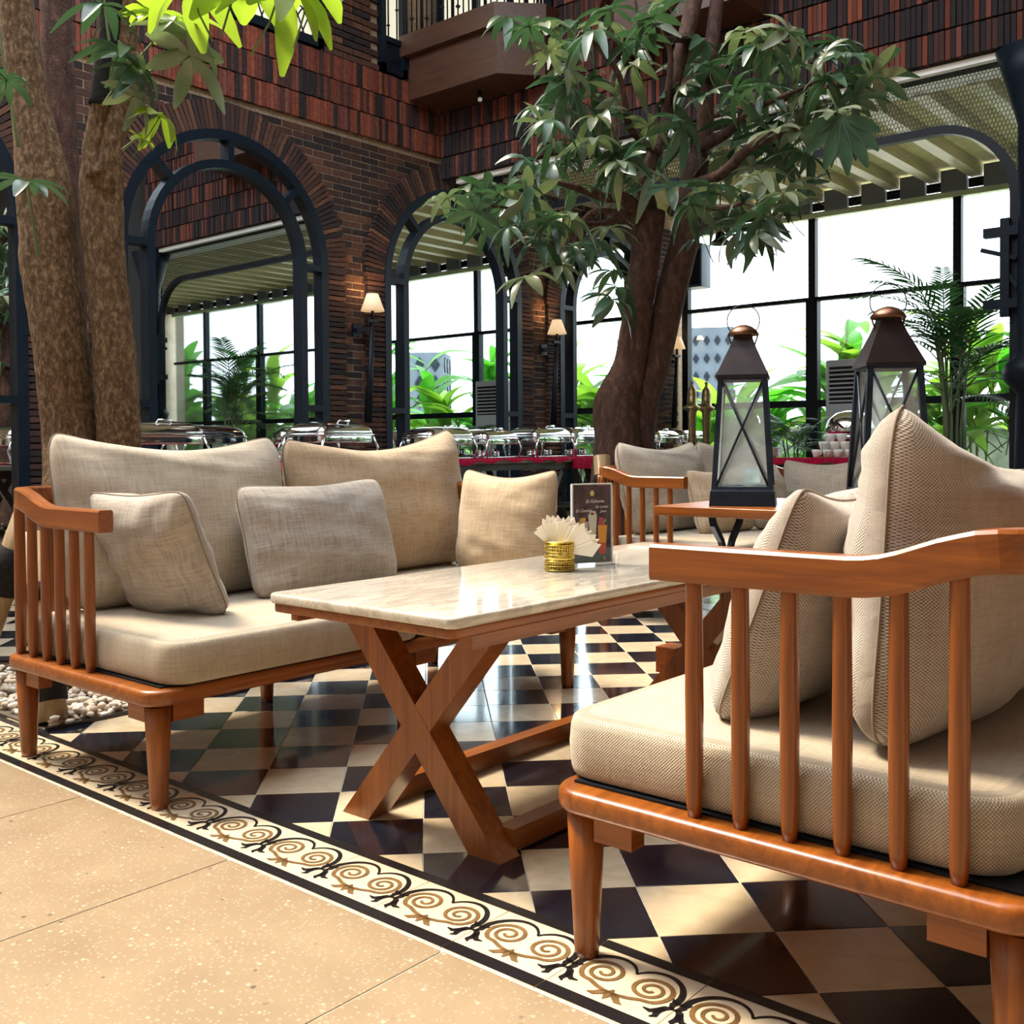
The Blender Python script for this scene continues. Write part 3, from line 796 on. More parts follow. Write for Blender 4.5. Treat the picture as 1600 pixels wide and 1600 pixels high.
pillow('throw_pillow', 'golden-tan throw pillow at the far arm of the sofa, behind the napkin holder', gt, .44, .39, .15, M['linen_tan'], (2.72, 2.37, ZS-.01), 182, .14, 0, .25, .07, 5, .008)
pillow('back_cushion', 'large coarsely woven taupe cushion with one tall peaked corner', gb, .82, .53, .26, M['weave'], (1.81, .56, ZS-.01), 90, .07, .0, .44, .05, 6, .014, ear=(.58, 1.03))
pillow('throw_pillow', 'smaller coarsely woven taupe pillow leaning against the large peaked cushion', gt, .46, .44, .18, M['weave'], (1.675, .83, ZS-.008), 90, .38, .02, .25, .08, 7, .010)
pillow('back_cushion', 'pale beige back cushion on the distant sofa beside its spindle arm', gb, .78, .50, .20, M['linen'], (4.60, 2.84, ZS-.01), -90, .20, 0, .28, .05, 8, .011)
pillow('back_cushion', 'pale back cushion on the distant sofa, behind the glass lantern', gb, .78, .50, .20, M['linen'], (5.36, 2.84, ZS-.01), -90, .20, 0, .28, .05, 9, .011)
pillow('throw_pillow', 'brownish throw pillow at the spindle arm of the distant sofa', gt, .46, .36, .16, M['linen_tan'], (4.68, 2.56, ZS-.008), -100, .26, -.04, .24, .08, 10, .009)
pillow('throw_pillow', 'pale throw pillow on the distant sofa seen through the lantern glass', gt, .46, .38, .16, M['linen'], (5.08, 2.52, ZS-.008), -86, .26, .05, .22, .08, 11, .009)
pillow('throw_pillow', 'off-white throw pillow at the far arm of the distant sofa', gt, .48, .38, .16, M['linen'], (5.46, 2.42, ZS-.008), 185, .10, .0, .25, .08, 12, .008)
# ------------------------------------------------------------------ marble coffee table
t = NT('marble'); v = t.coords('Object', (1.2, 5, 5), (0, 0, .06)); n1 = t.noise(v, 2.6, 8, .62, 1.6); n2 = t.noise(t.coords('Object', (5, 26, 20)), 1.0, 5, .6, .8)
c = t.ramp(n1, [(.30, (.50, .46, .39)), (.46, (.62, .58, .51)), (.55, (.44, .395, .33)), (.64, (.64, .60, .53))])
c = t.mix(t.ramp(n2, [(.50, (0, 0, 0)), (.68, (.55,)*3)]), c, (.36, .32, .265))
t.l(c, t.b.inputs['Base Color']); t.b.inputs['Roughness'].default_value = .07; t.b.inputs['Coat Weight'].default_value = .4; M['marble'] = t.mat
tx0, tx1, ty0, ty1 = 1.375, 2.86, 1.315, 1.875; tcx, tcy = (tx0+tx1)/2, (ty0+ty1)/2
tb = thing('coffee_table', 'marble-topped coffee table on crossed wooden legs between the two sofas', 'table', (tcx, tcy, 0))
MB().rslab(tx1-tx0, ty1-ty0, .493, .515, .022, .006, 0, 0, 5).build('marble_top', M['marble'], tb)
MB().rslab(tx1-tx0-.014, ty1-ty0-.014, .474, .4925, .02, .003, 0, 0, 5).build('sub_top', M['sofa_x'], tb)
for lx, nm in ((1.575-tcx, 0), (2.73-tcx, 1)):
    y0_, y1_ = 1.385-tcy, 1.800-tcy; yo = 1.592-tcy
    h = .472
    def strip(sg, xa, xb):
        # slanted bar cut flat at floor and table
        wd = .062; pts = []
        ya, yb = yo+sg*.195, yo-sg*.205
        poly = [(ya-wd/2-.012, 0.0), (ya+wd/2+.012, 0.0), (yb+wd/2+.012, h), (yb-wd/2-.012, h)]
        return MB().prism(poly, xa, xb, 0, Matrix(((0, 0, 1, 0), (1, 0, 0, 0), (0, 1, 0, 0), (0, 0, 0, 1))))
    strip(1, lx-.030, lx+.030).build('crossed_leg', M['sofa_z'], tb)
    strip(-1, lx-.0305, lx+.0305).build('crossed_leg', M['sofa_z'], tb)
for yy in (1.388-tcy+.0, 1.796-tcy):
    MB().beam((1.60-tcx, yy, .028), (2.70-tcx, yy, .028), .044, .046).build('stretcher', M['sofa_x'], tb)
MB().box((2.765-tcx, 1.70-tcy, .12), (2.85-tcx, 1.77-tcy, .20)).build('bracket_block', M['sofa_x'], tb)
for xx in (1.575, 2.73):
    MB().box((xx-tcx-.03, ty0-tcy+.02, .455), (xx-tcx+.03, ty1-tcy-.02, .472)).build('cross_rail', M['sofa_y'], tb)
for yy in (ty0-tcy+.020, ty1-tcy-.020):
    MB().beam((tx0-tcx+.06, yy, .461), (tx1-tcx-.06, yy, .461), .024, .026).build('side_rail', M['sofa_x'], tb)
# napkin holder, napkins, menu stand on the table
M['gold'] = pmat('gold_plate', (.85, .60, .16), .22, 1.0, .5, 90, .4)
M['napkin'] = pmat('napkin_paper', (.90, .84, .72), .9, 0, .1)
nh = thing('napkin_holder', 'round gold filigree napkin holder on the marble table', 'holder', (2.075, 1.612, .515)); R0 = .0375
pr = [(R0-.004, 0), (R0, .002)]
MB().lathe([(R0-.003, .001), (R0-.002, .075), (R0-.006, .075), (R0-.007, .004), (0, .004)], 28).build('shell', M['gold'], nh)
for k, z in enumerate([.004, .014, .026, .034, .042, .050, .058, .066, .073]):
    pts = [((R0)*math.cos(2*PI*q/28), (R0)*math.sin(2*PI*q/28), z) for q in range(28)]
    MB().tube(pts, .0018, 6, 0, False, True).build('ring_band', M['gold'], nh)
bead = MB()
for z in (.009, .020, .038, .054, .062):
    for q in range(34):
        a = 2*PI*(q+.5*(z > .03))/34; bead.lathe([(0, -.0030), (.0030, 0), (0, .0030)], 5, 0, (R0*math.cos(a), R0*math.sin(a), z))
bead.build('bead_rows', M['gold'], nh)
npk = MB(); npk.v = [Vector(p) for p in ((0, 0, 0), (.030, .004, .060), (.010, 0, .088), (0, -.004, .072), (-.026, .004, .066))]
npk.face((0, 1, 2, 3)); npk.face((0, 3, 4)); npk.face((0, 3, 2, 1)); npk.face((0, 4, 3))
npk.v += [Vector((p.x, p.y+.0022, p.z)) for p in npk.v[:5]]; npk.f[2] = (5, 8, 7, 6); npk.f[3] = (5, 9, 8)
for a_, b_ in ((0, 1), (1, 2), (2, 3), (3, 4), (4, 0)): npk.face((a_, b_, b_+5, a_+5))
npm = npk.mesh('napkin', M['napkin'])
ax = RT.copy(); ax.z = 0; ax.normalize(); ay = Vector((-ax.y, ax.x, 0))
Rm = Matrix(((ax.x, ay.x, 0, 0), (ax.y, ay.y, 0, 0), (0, 0, 1, 0), (0, 0, 0, 1)))
for k in range(14):
    f = k/13
    o = bpy.data.objects.new('napkin', npm); link(o)
    ang = -28+f*100
    o.matrix_world = Matrix.Translation(Vector((2.075, 1.612, .562))+ax*(-.010+f*.018)+ay*(.012-.026*f)) @ Rm @ Matrix.Rotation(math.radians(ang), 4, 'Y') @ Matrix.Rotation(random.uniform(-.35, .35), 4, 'Z') @ Matrix.Scale(random.uniform(1.0, 1.15), 4)
    tag(o, 'folded cream paper napkin fanned out of the gold holder', 'napkin', 'napkins fanned in the gold holder')
M['acrylic'] = thin_glass('clear_acrylic', (.93, .95, .96), .4)
pm, pb_ = Vector((2.163, 1.648, .515)), Vector((2.285, 1.592, .515))
ms_ = thing('menu_stand', 'clear acrylic menu stand with a drinks card on the marble table', 'menu', (pm+pb_)/2, math.atan2(pb_.y-pm.y, pb_.x-pm.x))
MW, MH = .112, .205
MB().rslab(MW+.02, .075, 0, .004, .004, .001, 0, 0, 2).build('foot', M['acrylic'], ms_)
MB().box((-MW/2-.003, -.004, .004), (MW/2+.003, -.0025, MH+.008)).build('front_sheet', M['acrylic'], ms_)
ed = MB(); M['acr_edge'] = pmat('acrylic_edge', (.80, .82, .84), .12, 0, .8)
for a, b in (((-MW/2-.003, 0, .004), (-MW/2-.003, 0, MH+.008)), ((MW/2+.003, 0, .004), (MW/2+.003, 0, MH+.008)), ((-MW/2-.003, 0, MH+.008), (MW/2+.003, 0, MH+.008))): ed.beam(a, b, .004, .008, 0, (0, 1, 0))
ed.build('edge', M['acr_edge'], ms_)
card = MB().box((-MW/2, -.0015, .006), (MW/2, .0015, MH+.004)).build('card', pmat('card_print', (.075, .040, .050), .4, 0, .4, 28, .75), ms_)
def flat(name, pts, col, lift=.0022):
    mb = MB(); mb.v = [Vector((x, -lift, z)) for x, z in pts]; mb.face(range(len(pts)))
    return mb.build(name, pmat('print_'+name, col, .4), card)
def rectp(x0, x1, z0, z1): return [(x0, z0), (x1, z0), (x1, z1), (x0, z1)]
flat('print_ground', rectp(-MW/2, MW/2, .006, .045), (.15, .17, .16), .0017)
flat('print_tall_glass', [(-.037, .032), (-.015, .032), (-.010, .115), (-.040, .115)], (.55, .45, .42), .0019)
flat('print_leaves', [(-.036, .034), (-.016, .034), (-.014, .072), (-.026, .086), (-.038, .070)], (.16, .22, .08), .0021)
flat('print_garnish', [(-.040, .110), (-.018, .118), (-.022, .126), (-.036, .124)], (.75, .42, .08), .0023)
flat('print_cone', [(-.006, .060), (.008, .060), (.013, .108), (.014, .130), (.009, .142), (-.006, .142), (-.012, .130), (-.010, .108)], (.74, .66, .54), .0023)
flat('print_cone_mark', [(-.006, .133), (.006, .131), (.004, .138), (-.004, .138)], (.30, .06, .03), .0025)
flat('print_cone_base', [(-.007, .046), (.009, .046), (.008, .060), (-.006, .060)], (.03, .03, .05), .0025)
flat('print_orange_glass', [(.020, .058), (.042, .058), (.045, .104), (.017, .104)], (.85, .36, .05), .0021)
flat('print_orange_glass_base', [(.022, .028), (.040, .028), (.042, .058), (.020, .058)], (.75, .12, .07), .0021)
flat('print_fruit', [(.018, .104), (.038, .104), (.034, .124), (.022, .126)], (.50, .07, .10), .0023)
flat('print_mint', [(.032, .106), (.044, .118), (.038, .120)], (.20, .42, .08), .0026)
flat('print_star', [(.030, .010), (.036, .022), (.042, .010), (.034, .016)], (.75, .40, .22), .0021)
flat('print_emblem', [(-.004, .182), (.004, .182), (.007, .190), (.003, .196), (-.003, .196), (-.007, .190)], (.75, .55, .25), .0023)
M['print_white'] = pmat('print_white', (.85, .84, .80), .5)
def text(s, x, z, size, shear=.35):
    cu = bpy.data.curves.new('lettering', 'FONT'); cu.body = s; cu.size = size; cu.shear = shear
    o = bpy.data.objects.new('lettering', cu); COL.objects.link(o)
    dg = bpy.context.evaluated_depsgraph_get(); me = bpy.data.meshes.new_from_object(o.evaluated_get(dg)); bpy.data.objects.remove(o)
    me.materials.clear(); me.materials.append(M['print_white'])
    o = bpy.data.objects.new('lettering', me); link(o, card); o.location = (x, -.0030, z); o.rotation_euler = (PI/2, 0, 0); return o
text('Es Kahuma', -.020, .164, .0125); text('Es Cendol', -.050, .140, .0115); text('Es Lontar', .010, .150, .0100); text('Jawa', .024, .138, .0095)
# ------------------------------------------------------------------ lantern table and lanterns
lt = thing('side_table', 'small wood-topped table with curved black iron legs carrying two lanterns', 'table', (3.40, 1.48, 0))
LW, LD = .70, .96
MB().rslab(LW, LD, .588, .62, .006, .003, 0, 0, 2).build('table_top', M['sofa_y'], lt)
M['iron'] = pmat('blue_black_iron', (.016, .026, .045), .35, .6, .5, 20, .3)
for sy in (-1, 1):
    y0_ = sy*.39
    MB().box((-.22, y0_-.02, .580), (.22, y0_+.02, .588)).build('top_plate', M['iron'], lt)
    for sx in (-1, 1):
        pts = []
        for z, xx in ((.58, .105), (.555, .104), (.53, .096), (.50, .070), (.47, .043), (.44, .027), (.40, .022), (.28, .020), (.19, .020), (.15, .030), (.12, .055), (.08, .065), (.03, .068), (.0, .16)):
            pts.append((sx*xx, y0_, z+.012))
        MB().sweep(pts, [(-.011, -.009), (.011, -.009), (.011, .009), (-.011, .009)], 0, False, (0, 1, 0)).build('leg', M['iron'], lt)
M['copper'] = pmat('dark_copper', (.16, .075, .045), .34, .9, .5, 9, .5)
M['roof_metal'] = pmat('dark_bronze', (.020, .012, .014), .42, .5, .5, 9, .5)
M['candle'] = pmat('candle_wax', (.75, .70, .60), .6)
def lantern(label, loc, rz, s=1.0):
    root = thing('lantern', label, 'lantern', loc, rz, 'glass lanterns on the side table'); B_, Tp, H0, H1 = .106, .076, .058, .440
    bs = MB(); bs.loft([[(x*q, y*q, z) for x, y in ((-1, -1), (1, -1), (1, 1), (-1, 1))] for z, q in ((0, B_+.004), (.050, B_), (.060, B_-.005))], 0, False); bs.build('base', M['iron'], root)
    cs = [(-1, -1), (1, -1), (1, 1), (-1, 1)]
    for x, y in cs: MB().beam((x*(B_-.012), y*(B_-.012), H0-.004), (x*(Tp-.004), y*(Tp-.004), H1), .017, .017, 0, (0, 1, 0)).build('corner_post', M['iron'], root)
    for k in range(4):
        a, b = cs[k], cs[(k+1) % 4]; q0, q1 = B_-.016, Tp-.006
        nx, ny = (a[0]+b[0])/2, (a[1]+b[1])/2
        v = [(a[0]*q0, a[1]*q0, H0), (b[0]*q0, b[1]*q0, H0), (b[0]*q1, b[1]*q1, H1-.01), (a[0]*q1, a[1]*q1, H1-.01)]
        g_ = MB(); g_.v = [Vector(p) for p in v]; g_.face((0, 1, 2, 3)); g_.build('glass_pane', M['lantern_glass'], root)
        mv = lambda p, d=.004: (p[0]+nx*d, p[1]+ny*d, p[2])
        MB().tube([mv(v[0]), mv(v[2])], .0042, 6).build('cross_bar', M['iron'], root)
        MB().tube([mv(v[1]), mv(v[3])], .0042, 6).build('cross_bar', M['iron'], root)
        c = [sum(p[i] for p in v)/4 for i in range(3)]
        for z_, q_ in ((H0+.002, B_-.010), (H1-.006, Tp)):
            MB().beam((a[0]*q_, a[1]*q_, z_), (b[0]*q_, b[1]*q_, z_), .014, .012).build('rail', M['iron'], root)
    rf = MB(); rf.loft([[(x*q, y*q, z) for x, y in cs] for z, q in ((H1-.004, Tp+.012), (H1+.006, Tp+.011), (H1+.10, .045), (H1+.135, .032), (H1+.155, .029))], 0, False); rf.build('roof', M['roof_metal'], root)
    MB().lathe([(.052, H1+.145), (.054, H1+.149), (.045, H1+.163), (.030, H1+.175), (.014, H1+.181), (0, H1+.183)], 24).build('cap', M['copper'], root)
    for sx in (-1, 1):
        MB().tube([(0, sx*.038, H1+.110), (0, sx*.050, H1+.147)], .003, 5).build('brace', M['copper'], root)
    pts = [(0, .055*math.cos(a), H1+.196+.055*math.sin(a)) for a in [-.75+(PI+1.5)*k/24 for k in range(25)]]
    MB().tube(pts, .0022, 5, 0, True, False, (1, 0, 0)).build('handle', M['iron'], root)
    root.scale = (s, s, s)
    cp = thing('candle_cup', 'small frosted glass tealight cup inside the lantern ' + ('beside the taupe cushions' if s > 1 else 'at the pebble-bed corner of the side table'), 'candle', (loc[0]+.02, loc[1]-.02, loc[2]+.0605*s), 0, 'tealight cups inside the lanterns')
    MB().lathe([(.026, 0), (.033, .065), (.030, .065), (.024, .004), (0, .004)], 20).build('cup', M['lantern_glass'], cp)
    MB().lathe([(.022, .0045), (.022, .022), (0, .022)], 16).build('wax', M['candle'], cp)
    return root
lantern('dark lantern with crossed bars at the pebble-bed corner of the side table', (3.275, 1.735, .62), math.radians(25), 1.0)
lantern('dark lantern with crossed bars at the end of the side table beside the taupe cushions', (3.285, 1.235, .62), math.radians(36), 1.03)
# ------------------------------------------------------------------ balconies
M['balc'] = wood('balcony_timber', (.050, .018, .009), (.12, .046, .022), 1, .5)
def balcony(label, y0, y1, flip, rods):
    root = thing('balcony', label, 'balcony', (XB, (y0+y1)/2, 0), group='timber balconies'); c = (y0+y1)/2
    def plan(o):
        p = [(0, y1+o-c), (-.5-o, y1+o-c), (-.5-o, y0+.28-o*.4-c), (-.15-o, y0-o-c), (0, y0-o-c)]
        if flip: p = [(x, -y) for x, y in reversed(p)]
        return p
    MB().prism(plan(0), 4.215, 4.63).build('apron', M['balc'], root)
    MB().prism(plan(.07), 4.63, 4.83).build('fascia', M['balc'], root)
    pl = plan(.03)
    def at(f):
        seg = [pl[1], pl[2], pl[3]] if not flip else [pl[1], pl[2], pl[3]]
        L = [math.dist(seg[0], seg[1]), math.dist(seg[1], seg[2])]; d = f*sum(L)
        k = 0 if d < L[0] else 1; d -= 0 if k == 0 else L[0]
        return (seg[k][0]+(seg[k+1][0]-seg[k][0])*d/L[k], seg[k][1]+(seg[k+1][1]-seg[k][1])*d/L[k])
    for k in range(rods):
        x, y = at((k+.5)/rods); fat = k % 6 == 3
        MB().tube([(x, y, 4.83), (x, y, 5.75)], .018 if fat else .008, 6).build('baluster', M['black'], root)
        if k % 3 == 1: MB().lathe([(0, -.03), (.026, 0), (0, .03)], 8, 0, (x, y, 4.93+.05*(k % 2))).build('baluster_knob', M['black'], root)
    x0, y0_ = pl[1]; x1, y1_ = pl[2]; x2, y2 = pl[3]
    MB().tube([(x0, y0_, 5.75), (x1, y1_, 5.75), (x2, y2, 5.75)], .025, 6).build('handrail', M['black'], root)
balcony('brown timber bay balcony with iron railing in the corner of the brick walls', 6.0, 7.42, False, 24)
balcony('brown timber balcony on the cross beam above the leafy tree', 3.85, 5.27, True, 24)
win = thing('window_8', None, None, (XB-.03, 6.7, 4.85)); tag(win, kind='structure')
MB().box((0, -.68, 0), (.012, .72, 1.7)).build('pane', M['lit'], win)
for y in (-.68, -.2, .25, .72): MB().box((-.04, y-.03, 0), (.0, y+.03, 1.7)).build('frame', M['frame'], win)
win = thing('window_9', None, None, (XB-.03, 4.55, 4.85)); tag(win, kind='structure')
MB().box((0, -.68, 0), (.012, .7, 1.7)).build('pane', M['lit'], win)
for y in (-.68, 0, .7): MB().box((-.04, y-.03, 0), (.0, y+.03, 1.7)).build('frame', M['frame'], win)
sp = thing('spotlight', 'tiny black spotlight with a pale lens under the corner balcony', 'spotlight', (7.45, 6.72, 4.215))
MB().tube([(0, 0, 0), (0, 0, -.05)], .012, 8).build('stem', M['black'], sp)
MB().tube([(.02, .02, -.03), (-.045, -.045, -.10)], [.028, .034], 12).build('body', M['black'], sp)
MB().tube([(-.046, -.046, -.101), (-.050, -.050, -.105)], .022, 12).build('lens', M['porcelain'], sp)
# ------------------------------------------------------------------ iron column with bracket
col = thing('iron_column', 'tall dark cast-iron column with moulded collar and bracket beside the palm', 'column', (XB+.06, 1.90, 0))
MB().lathe([(.20, 0), (.20, .10), (.15, .16), (.14, .5), (.13, 1.0), (.125, 1.16), (.15, 1.19), (.20, 1.25), (.215, 1.30), (.20, 1.36), (.15, 1.41), (.125, 1.45), (.115, 2.4), (.12, 3.0), (.20, 3.3), (.26, 3.5)], 24).build('shaft', M['frame'], col)
br = MB()
for z in (2.29, 1.79): br.beam((0, 0, z), (0, .34, z), .06, .065)
br.beam((0, .20, 1.70), (0, .20, 2.38), .055, .06, 0, (0, 1, 0)); br.beam((0, .13, 2.10), (0, .36, 2.18), .03, .03)
br.beam((0, .12, 1.9), (0, .22, 2.05), .03, .03)
br.build('bracket', M['frame'], col)
# ------------------------------------------------------------------ wall torches
t = NT('lamp_shade'); t.b.inputs['Base Color'].default_value = (.80, .70, .55, 1); t.b.inputs['Roughness'].default_value = .8
t.b.inputs['Emission Color'].default_value = (1.0, .62, .30, 1); t.b.inputs['Emission Strength'].default_value = .30; M['shade'] = t.mat
t = NT('bulb'); t.b.inputs['Emission Color'].default_value = (1, .62, .28, 1); t.b.inputs['Emission Strength'].default_value = 6; M['bulb'] = t.mat
def torch(x, label):
    y = YW-.17; r = thing('wall_torch', label, 'wall lamp', (x, y, 0), group='torch lamps on the brick piers')
    MB().lathe([(.112, 2.095), (.054, 2.255), (.051, 2.255), (.108, 2.097)], 24, 0, (.07, 0, 0)).build('shade', M['shade'], r)
    MB().lathe([(0, 2.12), (.02, 2.14), (.02, 2.17), (0, 2.19)], 10, 0, (.07, 0, 0)).build('bulb', M['bulb'], r)
    MB().lathe([(.016, 2.0), (.016, 2.12)], 10, 0, (.07, 0, 0)).build('candle_tube', M['black'], r)
    MB().box((.07-.075, -.02, 1.985), (.07+.06, .02, 2.015)).build('crosspiece', M['black'], r)
    MB().tube([(.02, .02, 1.05), (.066, 0, 2.0)], [.040, .024], 6).build('pole', M['black'], r)
    MB().beam((.0, .13, 1.92), (.06, 0, 1.92), .04, .04).build('bracket', M['black'], r)
    MB().box((-.06, .125, 1.86), (.05, .15, 1.98)).build('wall_plate', M['black'], r)
    L = bpy.data.lights.new('torch_light', 'POINT'); L.energy = 2.2; L.color = (1, .58, .25); L.shadow_soft_size = .05
    lo = bpy.data.objects.new('torch_light', L); link(lo, r); lo.location = (.07, .0, 2.27)
torch(6.54, 'lit torch lamp with a cream shade on the brick pier above the chafing dishes')
torch(9.34, 'lit torch lamp with a cream shade on the pier between the second and third mirrors')
torch(11.93, 'lit torch lamp with a cream shade on the last pier beside the glass wall')
# ------------------------------------------------------------------ buffet tables
def buffet(label, x0, x1, y0, y1, zt=.70):
    root = thing('buffet_table', label, 'table', ((x0+x1)/2, (y0+y1)/2, 0), group='dark buffet tables'); w_, d_ = x1-x0, y1-y0
    MB().rslab(w_, d_, zt-.035, zt, .01, .003, 0, 0, 2).build('table_top', pmat('pale_top', (.45, .40, .33), .5) if 0 else M['btop'], root)
    MB().box((-w_/2+.06, -d_/2+.04, zt-.10), (w_/2-.06, d_/2-.04, zt-.036)).build('apron', M['darkwood'], root)
    for sx in (-1, 1):
        xx = sx*(w_/2-.22)
        for a, b in ((-1, 1), (1, -1)):
            MB().beam((xx-.18*a, -d_/2+.08, 0), (xx-.18*b, -d_/2+.08, zt-.09), .05, .05, 0, (0, 1, 0)).build('crossed_leg', M['darkwood'], root)
            MB().beam((xx-.18*a, d_/2-.08, 0), (xx-.18*b, d_/2-.08, zt-.09), .05, .05, 0, (0, 1, 0)).build('crossed_leg', M['darkwood'], root)
    MB().box((-w_/2+.15, -.15, .20), (w_/2-.15, .15, .225)).build('shelf', M['darkwood'], root)
    return root
M['btop'] = pmat('pale_table_top', (.30, .26, .21), .5, 0, .3, 10, .2)
buffet('dark buffet table in front of the first arched mirror', 3.45, 5.95, 6.25, 6.95)
buffet('dark buffet table with crossed legs between the two torch lamps', 6.35, 9.0, 6.25, 6.95)
buffet('dark buffet table behind the leafy tree trunk', 9.05, 11.6, 6.25, 6.95)
buffet('dark buffet table with cups and red cloth near the palm', 8.15, 9.1, 3.05, 4.55)
def runner(label, x0, x1, y0, zt=.70, hang=.10, w_=.5, axis='x', seed=0):
    mb = MB(); n = int((x1-x0)/.03); rr = random.Random(seed); ph = rr.uniform(0, 6)
    for i in range(n+1):
        s_ = x0+(x1-x0)*i/n; wv = .012*math.sin(s_*26+ph)+.008*math.sin(s_*61+ph*2)
        hz = hang*(.72+.28*math.sin(s_*5+ph))+.015*math.sin(s_*19)
        prof = [(y0+w_, zt+.005), (y0+.02, zt+.006+.008*abs(math.sin(s_*23+ph))), (y0-.012+wv, zt-.004), (y0-.016+wv, zt-hz)]
        for a, z in prof: mb.v.append(Vector((s_, a, z)) if axis == 'x' else Vector((a, s_, z)))
    for i in range(n):
        for q in range(3): mb.face((4*i+q, 4*i+4+q, 4*i+5+q, 4*i+q+1), 0, True)
    o = mb.build('table_cloth', M['redcloth']); tag(o, label, 'cloth', 'crimson buffet cloths'); return o
runner('crimson cloth hanging in folds from the buffet behind the leafy tree', 8.25, 8.98, 6.235, .70, .22, .5, 'x', 1)
runner('crimson cloth lying along the buffet between the torch lamps', 6.4, 8.25, 6.235, .70, .03, .5, 'x', 2)
runner('crimson cloth along the buffet behind the tree trunk', 9.1, 11.5, 6.235, .70, .12, .5, 'x', 5)
runner('crimson cloth bunched under the cups near the palm', 3.15, 4.45, 8.135, .70, .05, .6, 'y', 3)
runner('crimson cloth on the buffet before the first mirror', 3.5, 5.9, 6.235, .70, .05, .5, 'x', 4)
def chafer(label, loc, rz, lid_open=0.0, s=1.0):
    r = thing('chafing_dish', label, 'chafing dish', loc, rz, 'steel chafing dishes'); W_, D_ = .29, .20
    MB().rslab(2*W_, 2*D_, .14, .20, .05, .008, 0, 0, 4).build('water_pan', M['chrome'], r)
    MB().rslab(2*W_+.03, 2*D_+.03, .196, .208, .06, .004, 0, 0, 4).build('rim', M['chrome'], r)
    rings = []
    for k in range(8):
        a = PI/2*k/7; q = math.cos(a)**.55 if k < 7 else .25; rings.append([(x, y, .209+.095*math.sin(a)) for x, y in rrect(2*(W_+.005)*max(q, .2), 2*(D_+.005)*max(q, .2), .06*max(q, .3), 4)])
    ld = MB().loft(rings).build('lid', M['chrome'], r)
    if lid_open: ld.location = (0, D_*.2, .03); ld.rotation_euler = (lid_open, 0, 0)
    MB().tube([(-.06, -D_*.6, .285), (-.05, -D_*.75, .31), (.05, -D_*.75, .31), (.06, -D_*.6, .285)], .008, 6).build('handle', M['chrome'], ld)
    for sx in (-1, 1):
        MB().tube([(sx*(W_-.02), -D_, .19), (sx*(W_+.02), -D_-.01, .10), (sx*(W_-.01), -D_, 0)], .010, 6).build('leg', M['chrome'], r)
        MB().tube([(sx*(W_-.02), D_, .19), (sx*(W_+.02), D_+.01, .10), (sx*(W_-.01), D_, 0)], .010, 6).build('leg', M['chrome'], r)
        MB().lathe([(.045, .012), (.045, .07), (.03, .075), (.03, .08), (0, .08)], 14, 0, (sx*.13, 0, 0)).build('burner', M['chrome'], r)
    MB().rslab(2*W_-.02, 2*D_-.02, .0, .012, .03, .003, 0, 0, 3).build('tray', M['chrome'], r)
    r.scale = (s, s, s)
ch = [(3.92, 'chafing dish at the first end of the buffet before the first mirror', 1.0), (5.50, 'chafing dish in front of the brick pier with the torch lamp', 1.05),
      (6.75, 'chafing dish in front of the pier edge of the second mirror', .95), (7.42, 'small chafing dish in front of the middle of the second mirror', .9), (8.20, 'chafing dish at the edge of the hanging crimson cloth', 1.0), (8.80, 'chafing dish above the hanging crimson cloth', 1.0),
      (9.42, 'chafing dish below the torch lamp between the second and third mirrors', 1.0), (10.35, 'chafing dish in front of the third mirror, next to the brass urns', .95), (10.98, 'chafing dish at the glass-wall end of the buffet, behind the brass urns', .95)]
for k, (x, lb, s_) in enumerate(ch): chafer(lb, (x, 6.62, .7125), [0, .1, -.05, .08, 0, .05, -.06, .1, 0][k], 0, s_)
# round roll-top chafer, cups and plates
rc = thing('roll_top_chafer', 'round steel roll-top chafing dish behind the stacked cups', 'chafing dish', (8.75, 3.62, .7125))
MB().lathe([(.20, .12), (.215, .16), (.215, .19), (.0, .19)], 28).build('pan', M['chrome'], rc)
MB().lathe([(.213, .192), (.208, .25), (.18, .32), (.12, .375), (.05, .395), (0, .398)], 28).build('dome', M['chrome'], rc)
for a in (.6, 2.2, 3.8, 5.4): MB().tube([(.19*math.cos(a), .19*math.sin(a), .14), (.21*math.cos(a), .21*math.sin(a), 0)], .012, 6).build('leg', M['chrome'], rc)
MB().tube([(-.225, -.03, .25), (-.25, 0, .28), (-.225, .03, .31)], .01, 6).build('handle', M['black'], rc)
cupm = MB().lathe([(.025, 0), (.030, .005), (.040, .045), (.043, .065), (.040, .065), (.036, .045), (.026, .010), (0, .008)], 18).mesh('cup_bowl', M['porcelain'])
hdm = MB().tube([(.040, 0, .052), (.062, 0, .05), (.064, 0, .03), (.036, 0, .018)], .0045, 6).mesh('cup_handle', M['porcelain'])
def cup(loc, rot, label, grp='white coffee cups'):
    o = bpy.data.objects.new('coffee_cup', cupm); link(o); o.location = loc; o.rotation_euler = rot; tag(o, label, 'cup', grp); inst('cup_handle', hdm, o)
k = 0
for lv in range(3):
    for c_ in range(4-lv):
        cup((8.26+.10*lv*.3, 3.42+.094*c_+.047*lv, .7135+.066*lv), (0, 0, 1.2+c_), 'white coffee cup stacked on the crimson cloth in front of the roll-top dish')
for lv in range(2):
    for c_ in range(4-lv): cup((4.50+.094*c_+.047*lv, 6.42, .7135+.066*lv), (0, 0, 2+c_), 'white coffee cup stacked on the buffet before the first mirror', 'cups before the mirror')
plm = MB().lathe([(.05, 0), (.055, .004), (.11, .012), (.112, .015), (.055, .008), (0, .006)], 24).mesh('plate', M['porcelain'])
